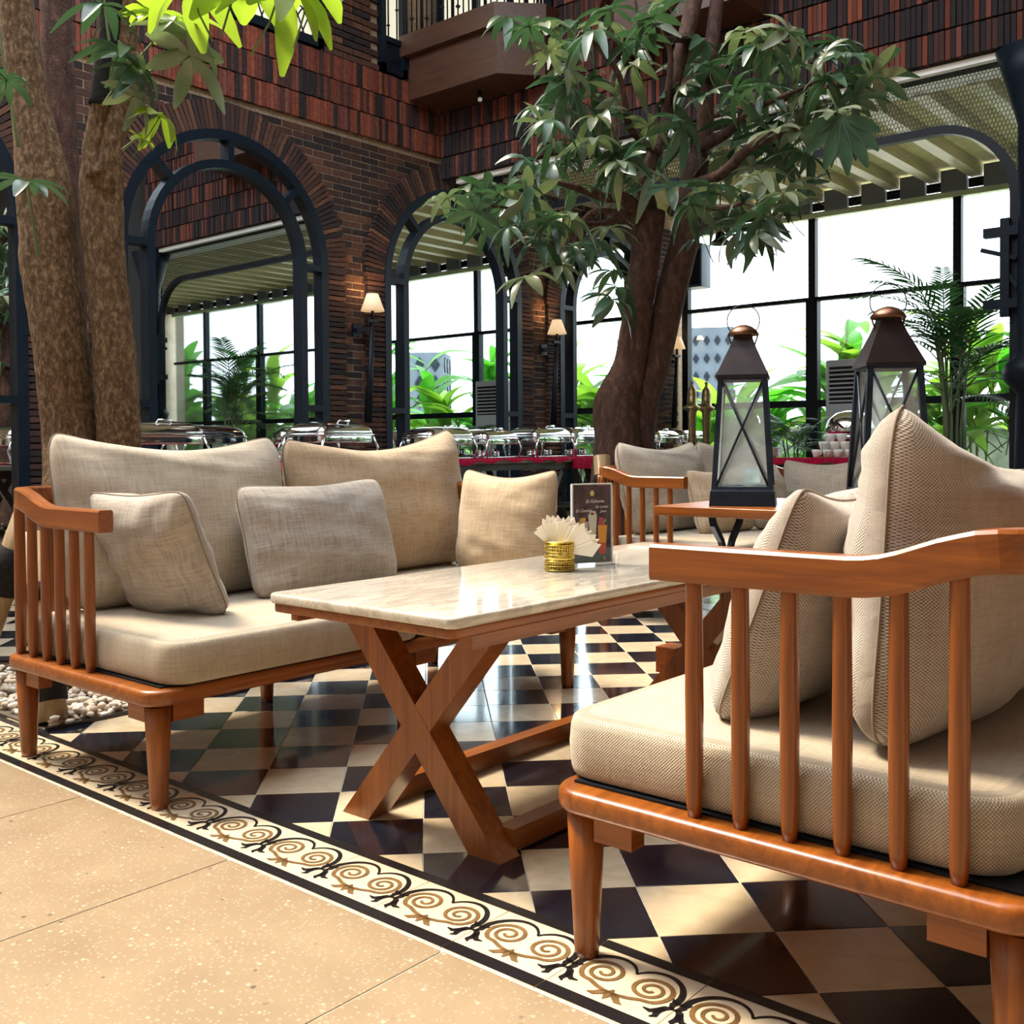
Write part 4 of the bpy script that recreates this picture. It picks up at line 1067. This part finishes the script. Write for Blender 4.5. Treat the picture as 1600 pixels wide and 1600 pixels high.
for n_, (x, y, lb) in enumerate(((4.98, 6.5, 'white plate stacked beside the chafing dish on the mirror buffet'), (8.3, 4.15, 'white plate stacked at the end of the cup table'))):
    for q in range(9):
        o = bpy.data.objects.new('plate', plm); link(o); o.location = (x, y, .712+.0085*q); tag(o, lb, 'plate', 'plate stack %s' % ('by the mirror' if n_ == 0 else 'on the cup table'))
for n_, (x, y) in enumerate(((11.05, 6.345), (10.72, 6.345))):
    r = thing('drink_urn', 'tall slim brass drink urn %s' % ('at the glass-wall end of the buffet' if n_ == 0 else 'between another urn and the chafing dishes'), 'urn', (x, y, .7125), 0, 'brass drink urns')
    MB().lathe([(.08, 0), (.09, .02), (.05, .05), (.045, .12), (.05, .45), (.055, .50), (.10, .53), (.105, .55), (.06, .58), (.055, .70), (.05, .76), (.02, .80), (.015, .83), (.025, .85), (0, .87)], 18).build('body', M['brass'], r)
    MB().tube([(-.08, -.03, .54), (-.12, -.04, .50), (-.13, -.04, .35), (-.13, -.04, .0)], .010, 6).build('pipe', M['brass'], r)
    MB().tube([(.05, -.05, .56), (.12, -.10, .62), (.14, -.12, .55)], .008, 6).build('tap', M['brass'], r)
# ------------------------------------------------------------------ air conditioner, loudspeaker
M['ac'] = pmat('ac_white', (.52, .56, .62), .4)
ac = thing('air_conditioner', 'tall white floor-standing air conditioner by the glass wall', 'air conditioner', (11.65, 4.78, 0))
MB().rslab(.36, .52, 0, 1.78, .03, .01, 0, 0, 3).build('cabinet', M['ac'], ac)
MB().box((-.184, -.21, 1.28), (-.181, .21, 1.70)).build('grille_recess', M['black'], ac)
for k in range(8): MB().box((-.196, -.21, 1.30+k*.05), (-.183, .21, 1.318+k*.05)).build('louvre', M['ac'], ac)
MB().tube([(.1, .3, 1.3), (.1, .36, 1.1), (.1, .34, .5), (.1, .3, .1)], .012, 6).build('hose', M['black'], ac)
spk = thing('loudspeaker', 'dark blue wall loudspeaker high on the last pier beside the glass', 'speaker', (12.02, 7.05, 2.87))
MB().rslab(.26, .30, 0, .56, .02, .006, 0, 0, 3).build('cabinet', pmat('speaker_blue', (.02, .05, .10), .45), spk)
MB().box((-.137, -.13, .03), (-.131, .13, .53)).build('grille', M['black'], spk)
MB().box((-.139, .06, .04), (-.137, .09, .07)).build('badge', M['white'], spk)
MB().beam((.13, .1, .3), (.28, .1, .3), .04, .04).build('arm', M['black'], spk)
fan = thing('pendant_light', 'small dark pendant lamp hanging from the rafters', 'lamp', (10.6, 5.9, 3.1))
MB().tube([(0, 0, .12), (0, 0, .70)], .008, 6).build('cord', M['black'], fan)
MB().lathe([(.03, .14), (.05, .12), (.06, .06), (.13, .0), (.12, .0), (0, .05)], 18).build('shade', M['black'], fan)
# ------------------------------------------------------------------ palms
def blade(mb, base, d, L, wd, droop, m=0, n=6, up=Vector((0, 0, 1)), fold=.25):
    d = Vector(d).normalized(); x = d.cross(up)
    x = x.normalized() if x.length > .05 else Vector((1, 0, 0)); z = x.cross(d); b = len(mb.v)
    for i in range(n+1):
        s_ = i/n; p = Vector(base)+d*(L*s_)-Vector((0, 0, 1))*(droop*L*s_*s_)
        q = wd/2*math.sin(PI*min(1, .08+s_*.92)**.8) if i < n else .0005
        mb.v += [p+x*q+z*q*fold, p, p-x*q+z*q*fold]
    for i in range(n):
        a = b+3*i; mb.face((a, a+1, a+4, a+3), m, True); mb.face((a+1, a+2, a+5, a+4), m, True)
def frond_mesh(seed, L=.9, nl=15, ll=.32, wd=.022, arch=.5):
    rr = random.Random(seed); mb = MB(); pts = []
    for i in range(9): s_ = i/8; pts.append(Vector((L*s_*.85, 0, L*(.55*s_-arch*s_*s_))))
    mb.tube(pts, [.006*(1-.7*i/8)+.001 for i in range(9)], 5, 1)
    for k in range(nl):
        s_ = .22+.78*k/(nl-1); i = min(int(s_*8), 7); f = s_*8-i; p = pts[i].lerp(pts[i+1], f); tdir = (pts[i+1]-pts[i]).normalized()
        for sg in (-1, 1):
            d = tdir*(.75+.3*s_)+Vector((0, sg*1.0, .25+rr.uniform(-.1, .1)))
            blade(mb, p, d, ll*(1-.55*s_)*rr.uniform(.85, 1.1), wd, .35, 0, 4)
    return mb.mesh('frond', [M['palm'], M['stem']])
FR = [frond_mesh(k, .9, 14, .34, .024, .45+.1*k) for k in range(3)]
def palm(label, loc, n, h, s, stems, spread=.25, seed=0, tall=0.0):
    rr = random.Random(seed); r = thing('palm_plant', label, 'palm', loc, 0, 'indoor palms')
    MB().lathe([(.15, 0), (.19, .02), (.21, .30), (.22, .32), (.19, .32), (.17, .27), (0, .26)], 20).build('pot', M['black'], r)
    for k in range(stems):
        a = rr.uniform(0, 6.28); q = rr.uniform(.02, .10); top = Vector((math.cos(a)*spread*rr.uniform(.2, 1), math.sin(a)*spread*rr.uniform(.2, 1), h*rr.uniform(.7, 1.05)))
        MB().tube([(math.cos(a)*q, math.sin(a)*q, .26), (top.x*.5, top.y*.5, top.z*.6), top], [.012, .010, .006], 6).build('stem', M['stem'], r)
        for f in range(max(1, n//stems)):
            fz = top.z*rr.uniform(.75, 1.0); pz = Vector((top.x*fz/top.z, top.y*fz/top.z, fz))
            inst('frond', rr.choice(FR), r, pz, (0, rr.uniform(-.9, -.1), rr.uniform(0, 6.28)), s*rr.uniform(.75, 1.1))
palm('bushy dark palm beside the tall white air conditioner', (10.85, 5.13, 0), 22, .95, .60, 7, .20, 3)
palm('tall slender palm with dark fronds beside the iron column', (8.55, 2.70, 0), 33, 1.85, .95, 11, .22, 4)
# ------------------------------------------------------------------ garden beyond the glass
tag(MB().box((12.62, -30, -.25), (70, 45, -.06)).build('ground', pmat('garden_ground', (.72, .69, .58), .95, 0, .1, 2, .4)), kind='structure')
fw = MB().box((15.6, -22, -.06), (15.75, 26, 1.02)).build('wall_garden', pmat('garden_wall', (.20, .24, .21), .9, 0, .2, 4, .3)); tag(fw, kind='structure')
MB().box((15.55, -22, 1.02), (15.8, 26, 1.08)).build('coping', pmat('wall_coping', (.30, .32, .28), .9), fw)
def big_leaf(seed):
    rr = random.Random(seed); mb = MB(); L, W = 1.0, .27; n = 9
    b = 0
    for i in range(n+1):
        s_ = i/n; q = W/2*(math.sin(PI*(s_*.95+.03))**.75); z = .12*math.sin(s_*PI)-.42*s_*s_
        if i == n: q = .002
        fz = .30*q
        mb.v += [Vector((s_*L, q*(1+rr.uniform(-.06, .06)), z+fz)), Vector((s_*L, 0, z)), Vector((s_*L, -q*(1+rr.uniform(-.06, .06)), z+fz))]
    for i in range(n):
        a = 3*i; mb.face((a, a+1, a+4, a+3), 0, True); mb.face((a+1, a+2, a+5, a+4), 0, True)
    mb.tube([(-.35, 0, -.12), (0, 0, 0), (.5, 0, .02)], [.010, .008, .003], 5, 1)
    return mb
BL = [[big_leaf(k).mesh('leaf', [mt_, M['stem']]) for k in range(3)] for mt_ in (M['leaf_sun'], M['leaf_sun2'])]
rg = random.Random(11); n_p = 0
ys = []
yy = -12.0
while yy < 13.5: ys.append(yy); yy += .50
for yy in ys:
    if yy > 10 and rg.random() < .2: continue
    x = rg.uniform(13.2, 14.35) if not -6 < yy < -4 else rg.uniform(13.9, 14.35); hgt = (rg.uniform(1.0, 1.7) if rg.random() < .7 else rg.uniform(1.6, 2.1))*(1.48 if yy < 6.2 else 1.08)
    yel = rg.random() < .32
    r = thing('garden_plant', '%s garden plant with broad %s leaves beyond the glass wall' % ('tall' if hgt > 1.6 else 'low', 'yellow-green' if yel else 'bright green'), 'plant', (x, yy+rg.uniform(-.2, .2), -.06), rg.uniform(0, 6.28), 'broad-leaved plants in the garden')
    ns = rg.randint(2, 4)
    for k in range(ns):
        a = rg.uniform(0, 6.28); tp = Vector((math.cos(a)*.22, math.sin(a)*.22, hgt*rg.uniform(.65, 1)))
        MB().tube([(math.cos(a)*.06, math.sin(a)*.06, 0), (tp.x*.6, tp.y*.6, tp.z*.6), tp], [.016, .013, .008], 5).build('stem', M['stem'], r)
        for f in range(rg.randint(5, 8)):
            fz = rg.uniform(.35, 1.0); me = rg.choice(BL[1] if yel else BL[0])
            inst('leaf', me, r, tp*fz, (rg.uniform(-.4, .4), rg.uniform(-1.25, -.25), rg.uniform(0, 6.28)), rg.uniform(.75, 1.15))
def far_building(label, loc, rz, w_, d_, h, holes):
    r = thing('distant_building', label, 'building', loc, rz); bm_ = pmat('far_wall', (.085, .105, .13), .9, 0, .1, 1.5, .12)
    MB().box((-d_/2, -w_/2, 0), (d_/2, w_/2, h)).build('block', bm_, r)
    for i in range(holes[0]):
        for j in range(holes[1]):
            y = -w_/2+w_*(i+.5)/holes[0]; z = h*.35+h*.62*(j+.5)/holes[1]; q = w_/holes[0]*.30
            for sx in (-1, 1):
                MB().prism([(y-q, z), (y, z-q*1.6), (y+q, z), (y, z+q*1.6)], -.05, .05, 0, Matrix(((0, 0, 1, sx*(d_/2)), (1, 0, 0, 0), (0, 1, 0, 0), (0, 0, 0, 1)))).build('window', M['frame'], r)
            x = -d_/2+d_*(i+.5)/holes[0]; q2 = d_/holes[0]*.3
            for sy in (-1, 1):
                MB().prism([(x-q2, z), (x, z-q2*1.6), (x+q2, z), (x, z+q2*1.6)], -.05, .05, 0, Matrix(((1, 0, 0, 0), (0, 0, 1, sy*(w_/2)), (0, 1, 0, 0), (0, 0, 0, 1)))).build('window', M['frame'], r)
far_building('hazy grey-blue building with rows of openings beyond the garden', (30, 17.0, -.06), .5, 1.35, 1.2, 4.6, (4, 5))
far_building('pale building with diamond openings seen in the mirror arches', (30, -15.2, -.06), -.6, 1.9, 1.9, 4.6, (3, 4))
# ------------------------------------------------------------------ trees
t = NT('bark'); v = t.coords('Object', (1, 1, .55)); n1 = t.noise(v, 62, 7, .72, .3); n2 = t.noise(v, 4, 4); n3 = t.noise(t.coords('Object', (1, 1, .5)), 90, 3, .6)
c = t.ramp(n1, [(.34, (.045, .025, .013)), (.50, (.17, .105, .060)), (.66, (.42, .30, .19))]); c = t.mix(t.math('MULTIPLY', n2, .55), c, (.13, .075, .040))
c = t.mix(t.ramp(n3, [(.62, (0, 0, 0)), (.75, (.5,)*3)]), c, (.42, .33, .23))
t.l(c, t.b.inputs['Base Color']); t.b.inputs['Roughness'].default_value = .9; t.b.inputs['Specular IOR Level'].default_value = .15
t.bump(t.math('ADD', n1, t.math('MULTIPLY', n3, .5)), .8, .02); M['bark'] = t.mat
t = NT('bark_dark'); v = t.coords('Object', (1, 1, .4)); n1 = t.noise(v, 30, 6, .65, .5); n3 = t.noise(t.coords('Object'), 110, 3, .6)
c = t.ramp(n1, [(.3, (.035, .018, .014)), (.55, (.085, .045, .036)), (.75, (.17, .10, .08))]); c = t.mix(t.ramp(n3, [(.62, (0, 0, 0)), (.74, (.4,)*3)]), c, (.22, .15, .13))
t.l(c, t.b.inputs['Base Color']); t.b.inputs['Roughness'].default_value = .8; t.b.inputs['Specular IOR Level'].default_value = .2; t.bump(t.math('ADD', n1, n3), .6, .015); M['bark_dark'] = t.mat
M['wrap'] = pmat('black_wrap', (.010, .009, .009), .75, 0, .2, 60, .4, .3)
M['bamboo'] = wood('stake_wood', (.22, .13, .055), (.45, .30, .14), 2, .55)
def smooth(pts, rad, n=6):
    P = [Vector(p) for p in pts]; out, ro = [], []
    for i in range(len(P)-1):
        p0, p1, p2, p3 = P[max(i-1, 0)], P[i], P[i+1], P[min(i+2, len(P)-1)]
        for k in range(n):
            s_ = k/n; out.append(.5*((2*p1)+(p2-p0)*s_+(2*p0-5*p1+4*p2-p3)*s_*s_+(3*p1-p0-3*p2+p3)*s_**3)); ro.append(rad[i]+(rad[i+1]-rad[i])*s_)
    out.append(P[-1]); ro.append(rad[-1]); return out, ro
def limb(name, pts, rad, mat, parent, seg=18, n=6, bumpy=.06):
    out, ro = smooth(pts, rad, n); mb = MB(); mb.tube(out, ro, seg)
    for i, p in enumerate(mb.v):
        k = min(i//seg, len(out)-1); d = p-out[k]
        mb.v[i] = out[k]+d*(1+bumpy*noise.noise(p*7)+bumpy*.7*noise.noise(p*19))
    return mb.build(name, mat, parent)
def pl(lst, D): return [atD(x, y, d) for (x, y, d) in lst] if D is None else [atD(x, y, D) for (x, y) in lst]
def pr(wpx, D): return [w_/2*D/F for w_ in wpx]
# left tree: three bare stems in the pebble bed
D0 = 3.95; base = atZ(140, 1060, 0); 
T1 = thing('tree', 'multi-stemmed tree with rough brown trunks rising from the pebble bed behind the sofa', 'tree')
g0 = Vector((1.86, 3.62, 0.0))
limb('trunk', [Vector((1.79, 3.56, -.02)), Vector((1.785, 3.57, .35))]+pl([(112, 720), (98, 560), (78, 420), (70, 300), (48, 170), (28, 20), (18, -90)], D0), [.125, .115]+pr([84, 82, 86, 84, 58, 52, 48], D0), M['bark'], T1)
limb('trunk', [Vector((1.96, 3.60, -.02)), Vector((1.955, 3.60, .35))]+pl([(186, 740), (182, 600), (172, 480), (163, 400), (158, 300), (163, 262)], D0), [.105, .095]+pr([66, 66, 62, 64, 66, 64], D0), M['bark'], T1)
limb('branch', pl([(160, 300), (170, 240), (183, 160), (190, 70), (194, -20), (196, -90)], D0-.02), pr([50, 46, 42, 46, 48, 46], D0), M['bark'], T1)
limb('branch', pl([(152, 275), (143, 240), (150, 200), (158, 162), (163, 130)], D0-.06), pr([36, 28, 27, 29, 29], D0), M['bark'], T1)
D2 = 4.45
limb('trunk', [Vector((2.05, 3.86, -.02)), Vector((2.04, 3.88, .3))]+pl([(118, 640), (110, 450), (98, 250), (90, 100), (86, -90)], D2), [.08, .075]+pr([46, 48, 48, 48, 48], D2), M['bark_dark'], T1)
MB().tube(smooth(pl([(156, 165), (165, 100), (172, 40), (178, -60)], D0-.07), pr([40, 42, 40, 38], D0))[0], [.041]*19, 14).build('black_wrap', M['wrap'], T1)
def stake(label, a, b, r0, bands):
    r = thing('tree_stake', label, 'stake', a, 0, 'wooden tree stakes'); d = Vector(b)-Vector(a)
    MB().tube([(0, 0, 0), d*.5, d], [r0, r0*.97, r0*.94], 14).build('pole', M['bamboo'], r)
    for f0, f1 in bands: MB().tube([d*f0, d*(f0+f1)*.5, d*f1], [r0*1.10, r0*1.14, r0*1.10], 14).build('rubber_band', M['wrap'], r)
stake('short wooden tree stake with a black band behind the sofa leg', (1.475, 3.075, .012), atD(50, 835, 3.28), .046, ((.10, .34), (.62, .72)))
stake('leaning tree stake with a black strap at the far edge of the pebble bed', Vector((1.475, 3.70, .012)), Vector((1.62, 3.52, .62)), .05, ((.55, .8),))
stake('wooden stake with a black strap propping the leafy tree behind the far sofa', Vector((4.62, 3.24, .012)), atD(940, 712, 5.75), .05, ((.78, .86),))
# palmate leaves
def leaflet(mb, d, L, W, droop, m=0, n=5, base=Vector((0, 0, 0)), ob=1.25, tip=.985):
    d = Vector(d).normalized(); x = d.cross(Vector((0, 0, 1)))
    x = x.normalized() if x.length > .05 else Vector((1, 0, 0)); b = len(mb.v)
    for i in range(n+1):
        s_ = i/n; p = base+d*(L*s_)-Vector((0, 0, droop*L*s_*s_)); q = W/2*(math.sin(PI*min(tip, .10+.88*s_**ob))**.9) if i else W*.06
        mb.v += [p+x*q+Vector((0, 0, q*.35)), p, p-x*q+Vector((0, 0, q*.35))]
    for i in range(n):
        a = b+3*i; mb.face((a, a+1, a+4, a+3), m, True); mb.face((a+1, a+2, a+5, a+4), m, True)
def rosette(seed, mat, n=8, L=.17, W=.052, droop=.45, petiole=.16, ob=1.25, tip=.985):
    rr = random.Random(seed); mb = MB()
    for k in range(n):
        a = 2*PI*k/n+rr.uniform(-.16, .16)
        leaflet(mb, (math.cos(a), math.sin(a), rr.uniform(-.10, .35)), L*rr.uniform(.78, 1.12), W*rr.uniform(.85, 1.15), droop*rr.uniform(.6, 1.5), 0, 6, ob=ob, tip=tip)
    mb.tube([(0, 0, 0), (.01, .01, -petiole*.5), (.0, .03, -petiole)], [.0028, .0030, .0036], 5, 1)
    return mb.mesh('leaf', [mat, M['stem']])
LR = [rosette(k, M['leaf'], 7+k % 2, .20, .058, .30+.17*k, ob=1.45, tip=.955) for k in range(5)]
LP = [rosette(20+k, M['leaf_pale'], 6+k % 2, .195, .060, .3+.25*k, ob=1.45, tip=.955) for k in range(3)]
LY = [rosette(40+k, M['leaf_young'], 7, .19, .074, .28+.25*k, .2, 1.75, .94) for k in range(3)]
# right tree
T2 = thing('tree', 'leafy umbrella tree with a forked purple-brown trunk behind the distant sofa', 'tree')
DR = 6.1
limb('trunk', [Vector((5.03, 3.50, -.02)), Vector((5.02, 3.50, .4))]+pl([(966, 700), (964, 630), (984, 570), (998, 470), (1008, 400), (1016, 330)], DR), [.19, .16]+pr([74, 72, 50, 46, 46, 48], DR), M['bark_dark'], T2, 20)
limb('trunk', [Vector((5.12, 3.44, .1))]+pl([(1000, 660), (1024, 570), (1048, 460), (1068, 385), (1080, 310), (1088, 250)], DR+.05), [.11]+pr([50, 46, 47, 46, 42, 40], DR), M['bark_dark'], T2, 20)
BRN = [  # branches: (points (x, y, depth), widths in px)
    ([(1015, 345, 6.1), (1010, 280, 6.05), (1035, 200, 6.1), (1060, 100, 6.2), (1085, 0, 6.3), (1098, -80, 6.3)], [36, 22, 22, 24, 26, 24]),
    ([(1083, 260, 6.15), (1100, 215, 6.2), (1105, 130, 6.25), (1120, 0, 6.3), (1125, -80, 6.3)], [32, 28, 24, 22, 18]),
    ([(1000, 335, 6.05), (975, 310, 5.9), (945, 308, 5.8), (905, 295, 5.7), (870, 285, 5.6)], [26, 20, 16, 12, 7]),
    ([(1000, 340, 6.05), (960, 332, 6.2), (920, 335, 6.35), (895, 385, 6.4)], [22, 12, 9, 6]),
    ([(1030, 240, 6.05), (985, 200, 5.9), (968, 120, 5.8), (935, 75, 5.7), (905, 50, 5.6)], [14, 11, 10, 8, 5]),
    ([(1040, 180, 6.1), (1048, 90, 6.0), (1035, 40, 6.0), (1060, 0, 5.9)], [12, 10, 9, 7]),
    ([(1050, 330, 6.05), (1080, 315, 5.8), (1120, 325, 5.6), (1160, 318, 5.5)], [18, 14, 10, 6]),
    ([(1095, 230, 6.15), (1140, 205, 5.9), (1170, 175, 5.7), (1250, 140, 5.5), (1310, 110, 5.4)], [24, 16, 9, 6, 4]),
    ([(1085, 290, 6.1), (1130, 270, 5.8), (1180, 225, 5.6), (1245, 200, 5.5)], [22, 18, 16, 12]),
    ([(1075, 60, 6.2), (1030, 60, 5.9), (1000, 40, 5.8), (990, -20, 5.8)], [14, 8, 6, 5]),
    ([(1105, 120, 6.2), (1160, 90, 5.8), (1230, 75, 5.6), (1290, 70, 5.5)], [16, 10, 7, 4]),
    ([(985, 330, 6.0), (940, 350, 6.0), (880, 345, 5.8), (820, 330, 5.7), (760, 320, 5.6)], [14, 9, 7, 5, 4]),
]
for pts, wd in BRN: limb('branch', pl(pts, None), [w_/2*p[2]/F for w_, p in zip(wd, pts)], M['bark_dark'], T2, 9, 5, .05)
rt = random.Random(77)
ROS = [(705, 315), (735, 330), (770, 300), (760, 355), (800, 345), (815, 320), (745, 290), (835, 300), (850, 260), (820, 250), (860, 330), (880, 300), (870, 355), (900, 330), (845, 375), (890, 375), (815, 425), (870, 420), (910, 400), (935, 375), (950, 350), (955, 310),
       (790, 40), (830, 50), (860, 30), (880, 70), (850, 80), (900, 100), (910, 40), (940, 60), (960, 30), (930, 115), (985, 80), (1000, 55), (985, 110), (870, 110), (895, 140), (925, 150), (945, 20), (1010, 20), (1035, 10),
       (830, 160), (860, 150), (880, 165), (905, 170), (930, 190), (960, 160), (850, 190), (870, 215), (895, 225), (925, 225), (945, 250), (960, 230), (980, 250), (1000, 230), (990, 275), (960, 280), (935, 290), (1015, 190), (1040, 165), (1060, 190), (1030, 260),
       (1070, 130), (1085, 95), (1100, 150), (1120, 110), (1140, 140), (1130, 80), (1160, 100), (1100, 60), (1120, 180), (1140, 200), (1160, 160), (1180, 130), (1150, 235), (1110, 235), (1085, 215), (1060, 300), (1090, 320), (1115, 300), (1140, 330), (1165, 300), (1180, 330), (1150, 360), (1190, 360), (1120, 350), (1100, 370), (1195, 285),
       (1200, 60), (1225, 40), (1250, 55), (1215, 95), (1240, 100), (1265, 80), (1290, 95), (1310, 75), (1330, 95), (1350, 110), (1370, 120), (1300, 130), (1275, 140), (1245, 140), (1320, 150), (1345, 160), (1290, 175), (1260, 175), (1230, 165), (1210, 150), (1310, 185), (1330, 200), (1280, 205), (1245, 215), (1215, 200), (1200, 225), (1225, 245), (1260, 240), (1190, 200), (1250, 290), (1225, 305), (1205, 320), (1240, 330), (1180, 265),
       (950, 430), (975, 440), (965, 465), (1000, 15), (1160, 40), (1185, 75)]
DROOP = [(1310, 192, .30), (1185, 368, .2), (870, 425, .24), (820, 435, .22)]
k = 0
for (x, y) in ROS:
    for rep in range(2 if rt.random() < .15 else 1):
        xx, yy = x+rt.uniform(-14, 14), y+rt.uniform(-10, 10); d = 5.35+rt.random()*1.25 if x < 1180 else 5.0+rt.random()*.9
        pale = rt.random() < (.30 if y < 330 else .15)
        me = rt.choice(LP if pale else LR)
        if rt.random() < .025: me = rt.choice(LY[:1])
        inst('leaf', me, T2, atD(xx, yy, d), (rt.gauss(0, .38), rt.gauss(0, .38), rt.uniform(0, 6.28)), rt.uniform(.72, 1.12)*d/5.8)
hand = MB()
for a_, L_ in ((-165, .20), (-140, .23), (-112, .25), (-86, .26), (-62, .25), (-38, .22), (-12, .19)):
    d = RT*math.cos(math.radians(a_))+UP*math.sin(math.radians(a_))-FW*.25
    b0 = len(hand.v); x = d.cross(FW).normalized(); n = 7; d.normalize()
    for i in range(n+1):
        s_ = i/n; q = .034*(math.sin(PI*min(.95, .10+.86*s_**1.5))**.9)
        p = d*(L_*s_)-Vector((0, 0, .04*s_*s_)); hand.v += [p+x*q-FW*q*.3, p, p-x*q-FW*q*.3]
    for i in range(n):
        a = b0+3*i; hand.face((a, a+1, a+4, a+3), 0, True); hand.face((a+1, a+2, a+5, a+4), 0, True)
hand.tube([(0, 0, 0), UP*.06-RT*.02, UP*.14-RT*.06], [.004, .004, .005], 6, 1)
hand.build('leaf', [M['leaf'], M['stem']], T2, atD(1312, 185, 5.0))
# young shoots on the left tree
def twig(pts, w0=4, D=3.6, mat='stem'):
    q = pl(pts, D); MB().tube(smooth(q, [1]*len(q), 5)[0], [.0055-.0022*i/(5*(len(q)-1)) for i in range(5*(len(q)-1)+1)], 6).build('twig', M[mat], T1); return q[-1]
twig([(160, 165), (200, 110), (240, 65), (270, 30)], 4, 3.7); twig([(165, 165), (210, 125), (250, 105), (295, 88)], 4, 3.7); twig([(190, 235), (215, 215), (240, 190), (250, 180)], 3, 3.75)
twig([(28, 230), (18, 165), (10, 120), (0, 55), (-6, -30)], 4, 3.6); twig([(60, 400), (52, 350), (45, 300), (42, 285)], 3, 3.6); twig([(182, 110), (172, 70), (165, 20), (160, -40)], 3, 3.7)
for (x, y, me, d, s_, rx, ry, rz) in [(272, 28, LY[1], 3.55, .92, .3, -.2, .3), (300, 60, LP[1], 3.5, .85, .7, .3, 1.0), (240, 20, LY[0], 3.6, .7, .2, .2, 2), (296, 88, LP[2], 3.5, .85, .9, .2, 2.2), (215, 110, LR[4], 3.6, .75, .5, .2, .8), (250, 182, LY[2], 3.6, .62, .4, 0, 1.3), (222, 218, LY[0], 3.65, .35, .3, .3, 0),
        (190, 80, LR[3], 3.6, .8, .3, -.3, 2.6), (160, 8, LR[2], 3.55, .85, .2, 0, .5), (42, 284, LR[1], 3.5, .78, .15, .1, .2), (10, 125, LR[3], 3.5, .55, .3, .4, 1.7), (440, -22, LY[2], 3.1, 1.12, .25, .1, .6), (375, -28, LY[1], 3.15, 1.05, .3, 0, 1.9), (300, -25, LY[2], 3.2, 1.0, .2, .2, 2.9), (480, -35, LY[1], 3.1, 1.0, .2, -.1, .2), (210, 150, LP[2], 3.6, .6, .8, 0, 1.9)]:
    inst('leaf', me, T1, atD(x, y, d), (rx, ry, rz), s_)
MB().tube(smooth(pl([(194, -60), (260, -90), (350, -80), (440, -40)], 3.3), [1]*4, 5)[0], .006, 6).build('twig', M['stem'], T1)
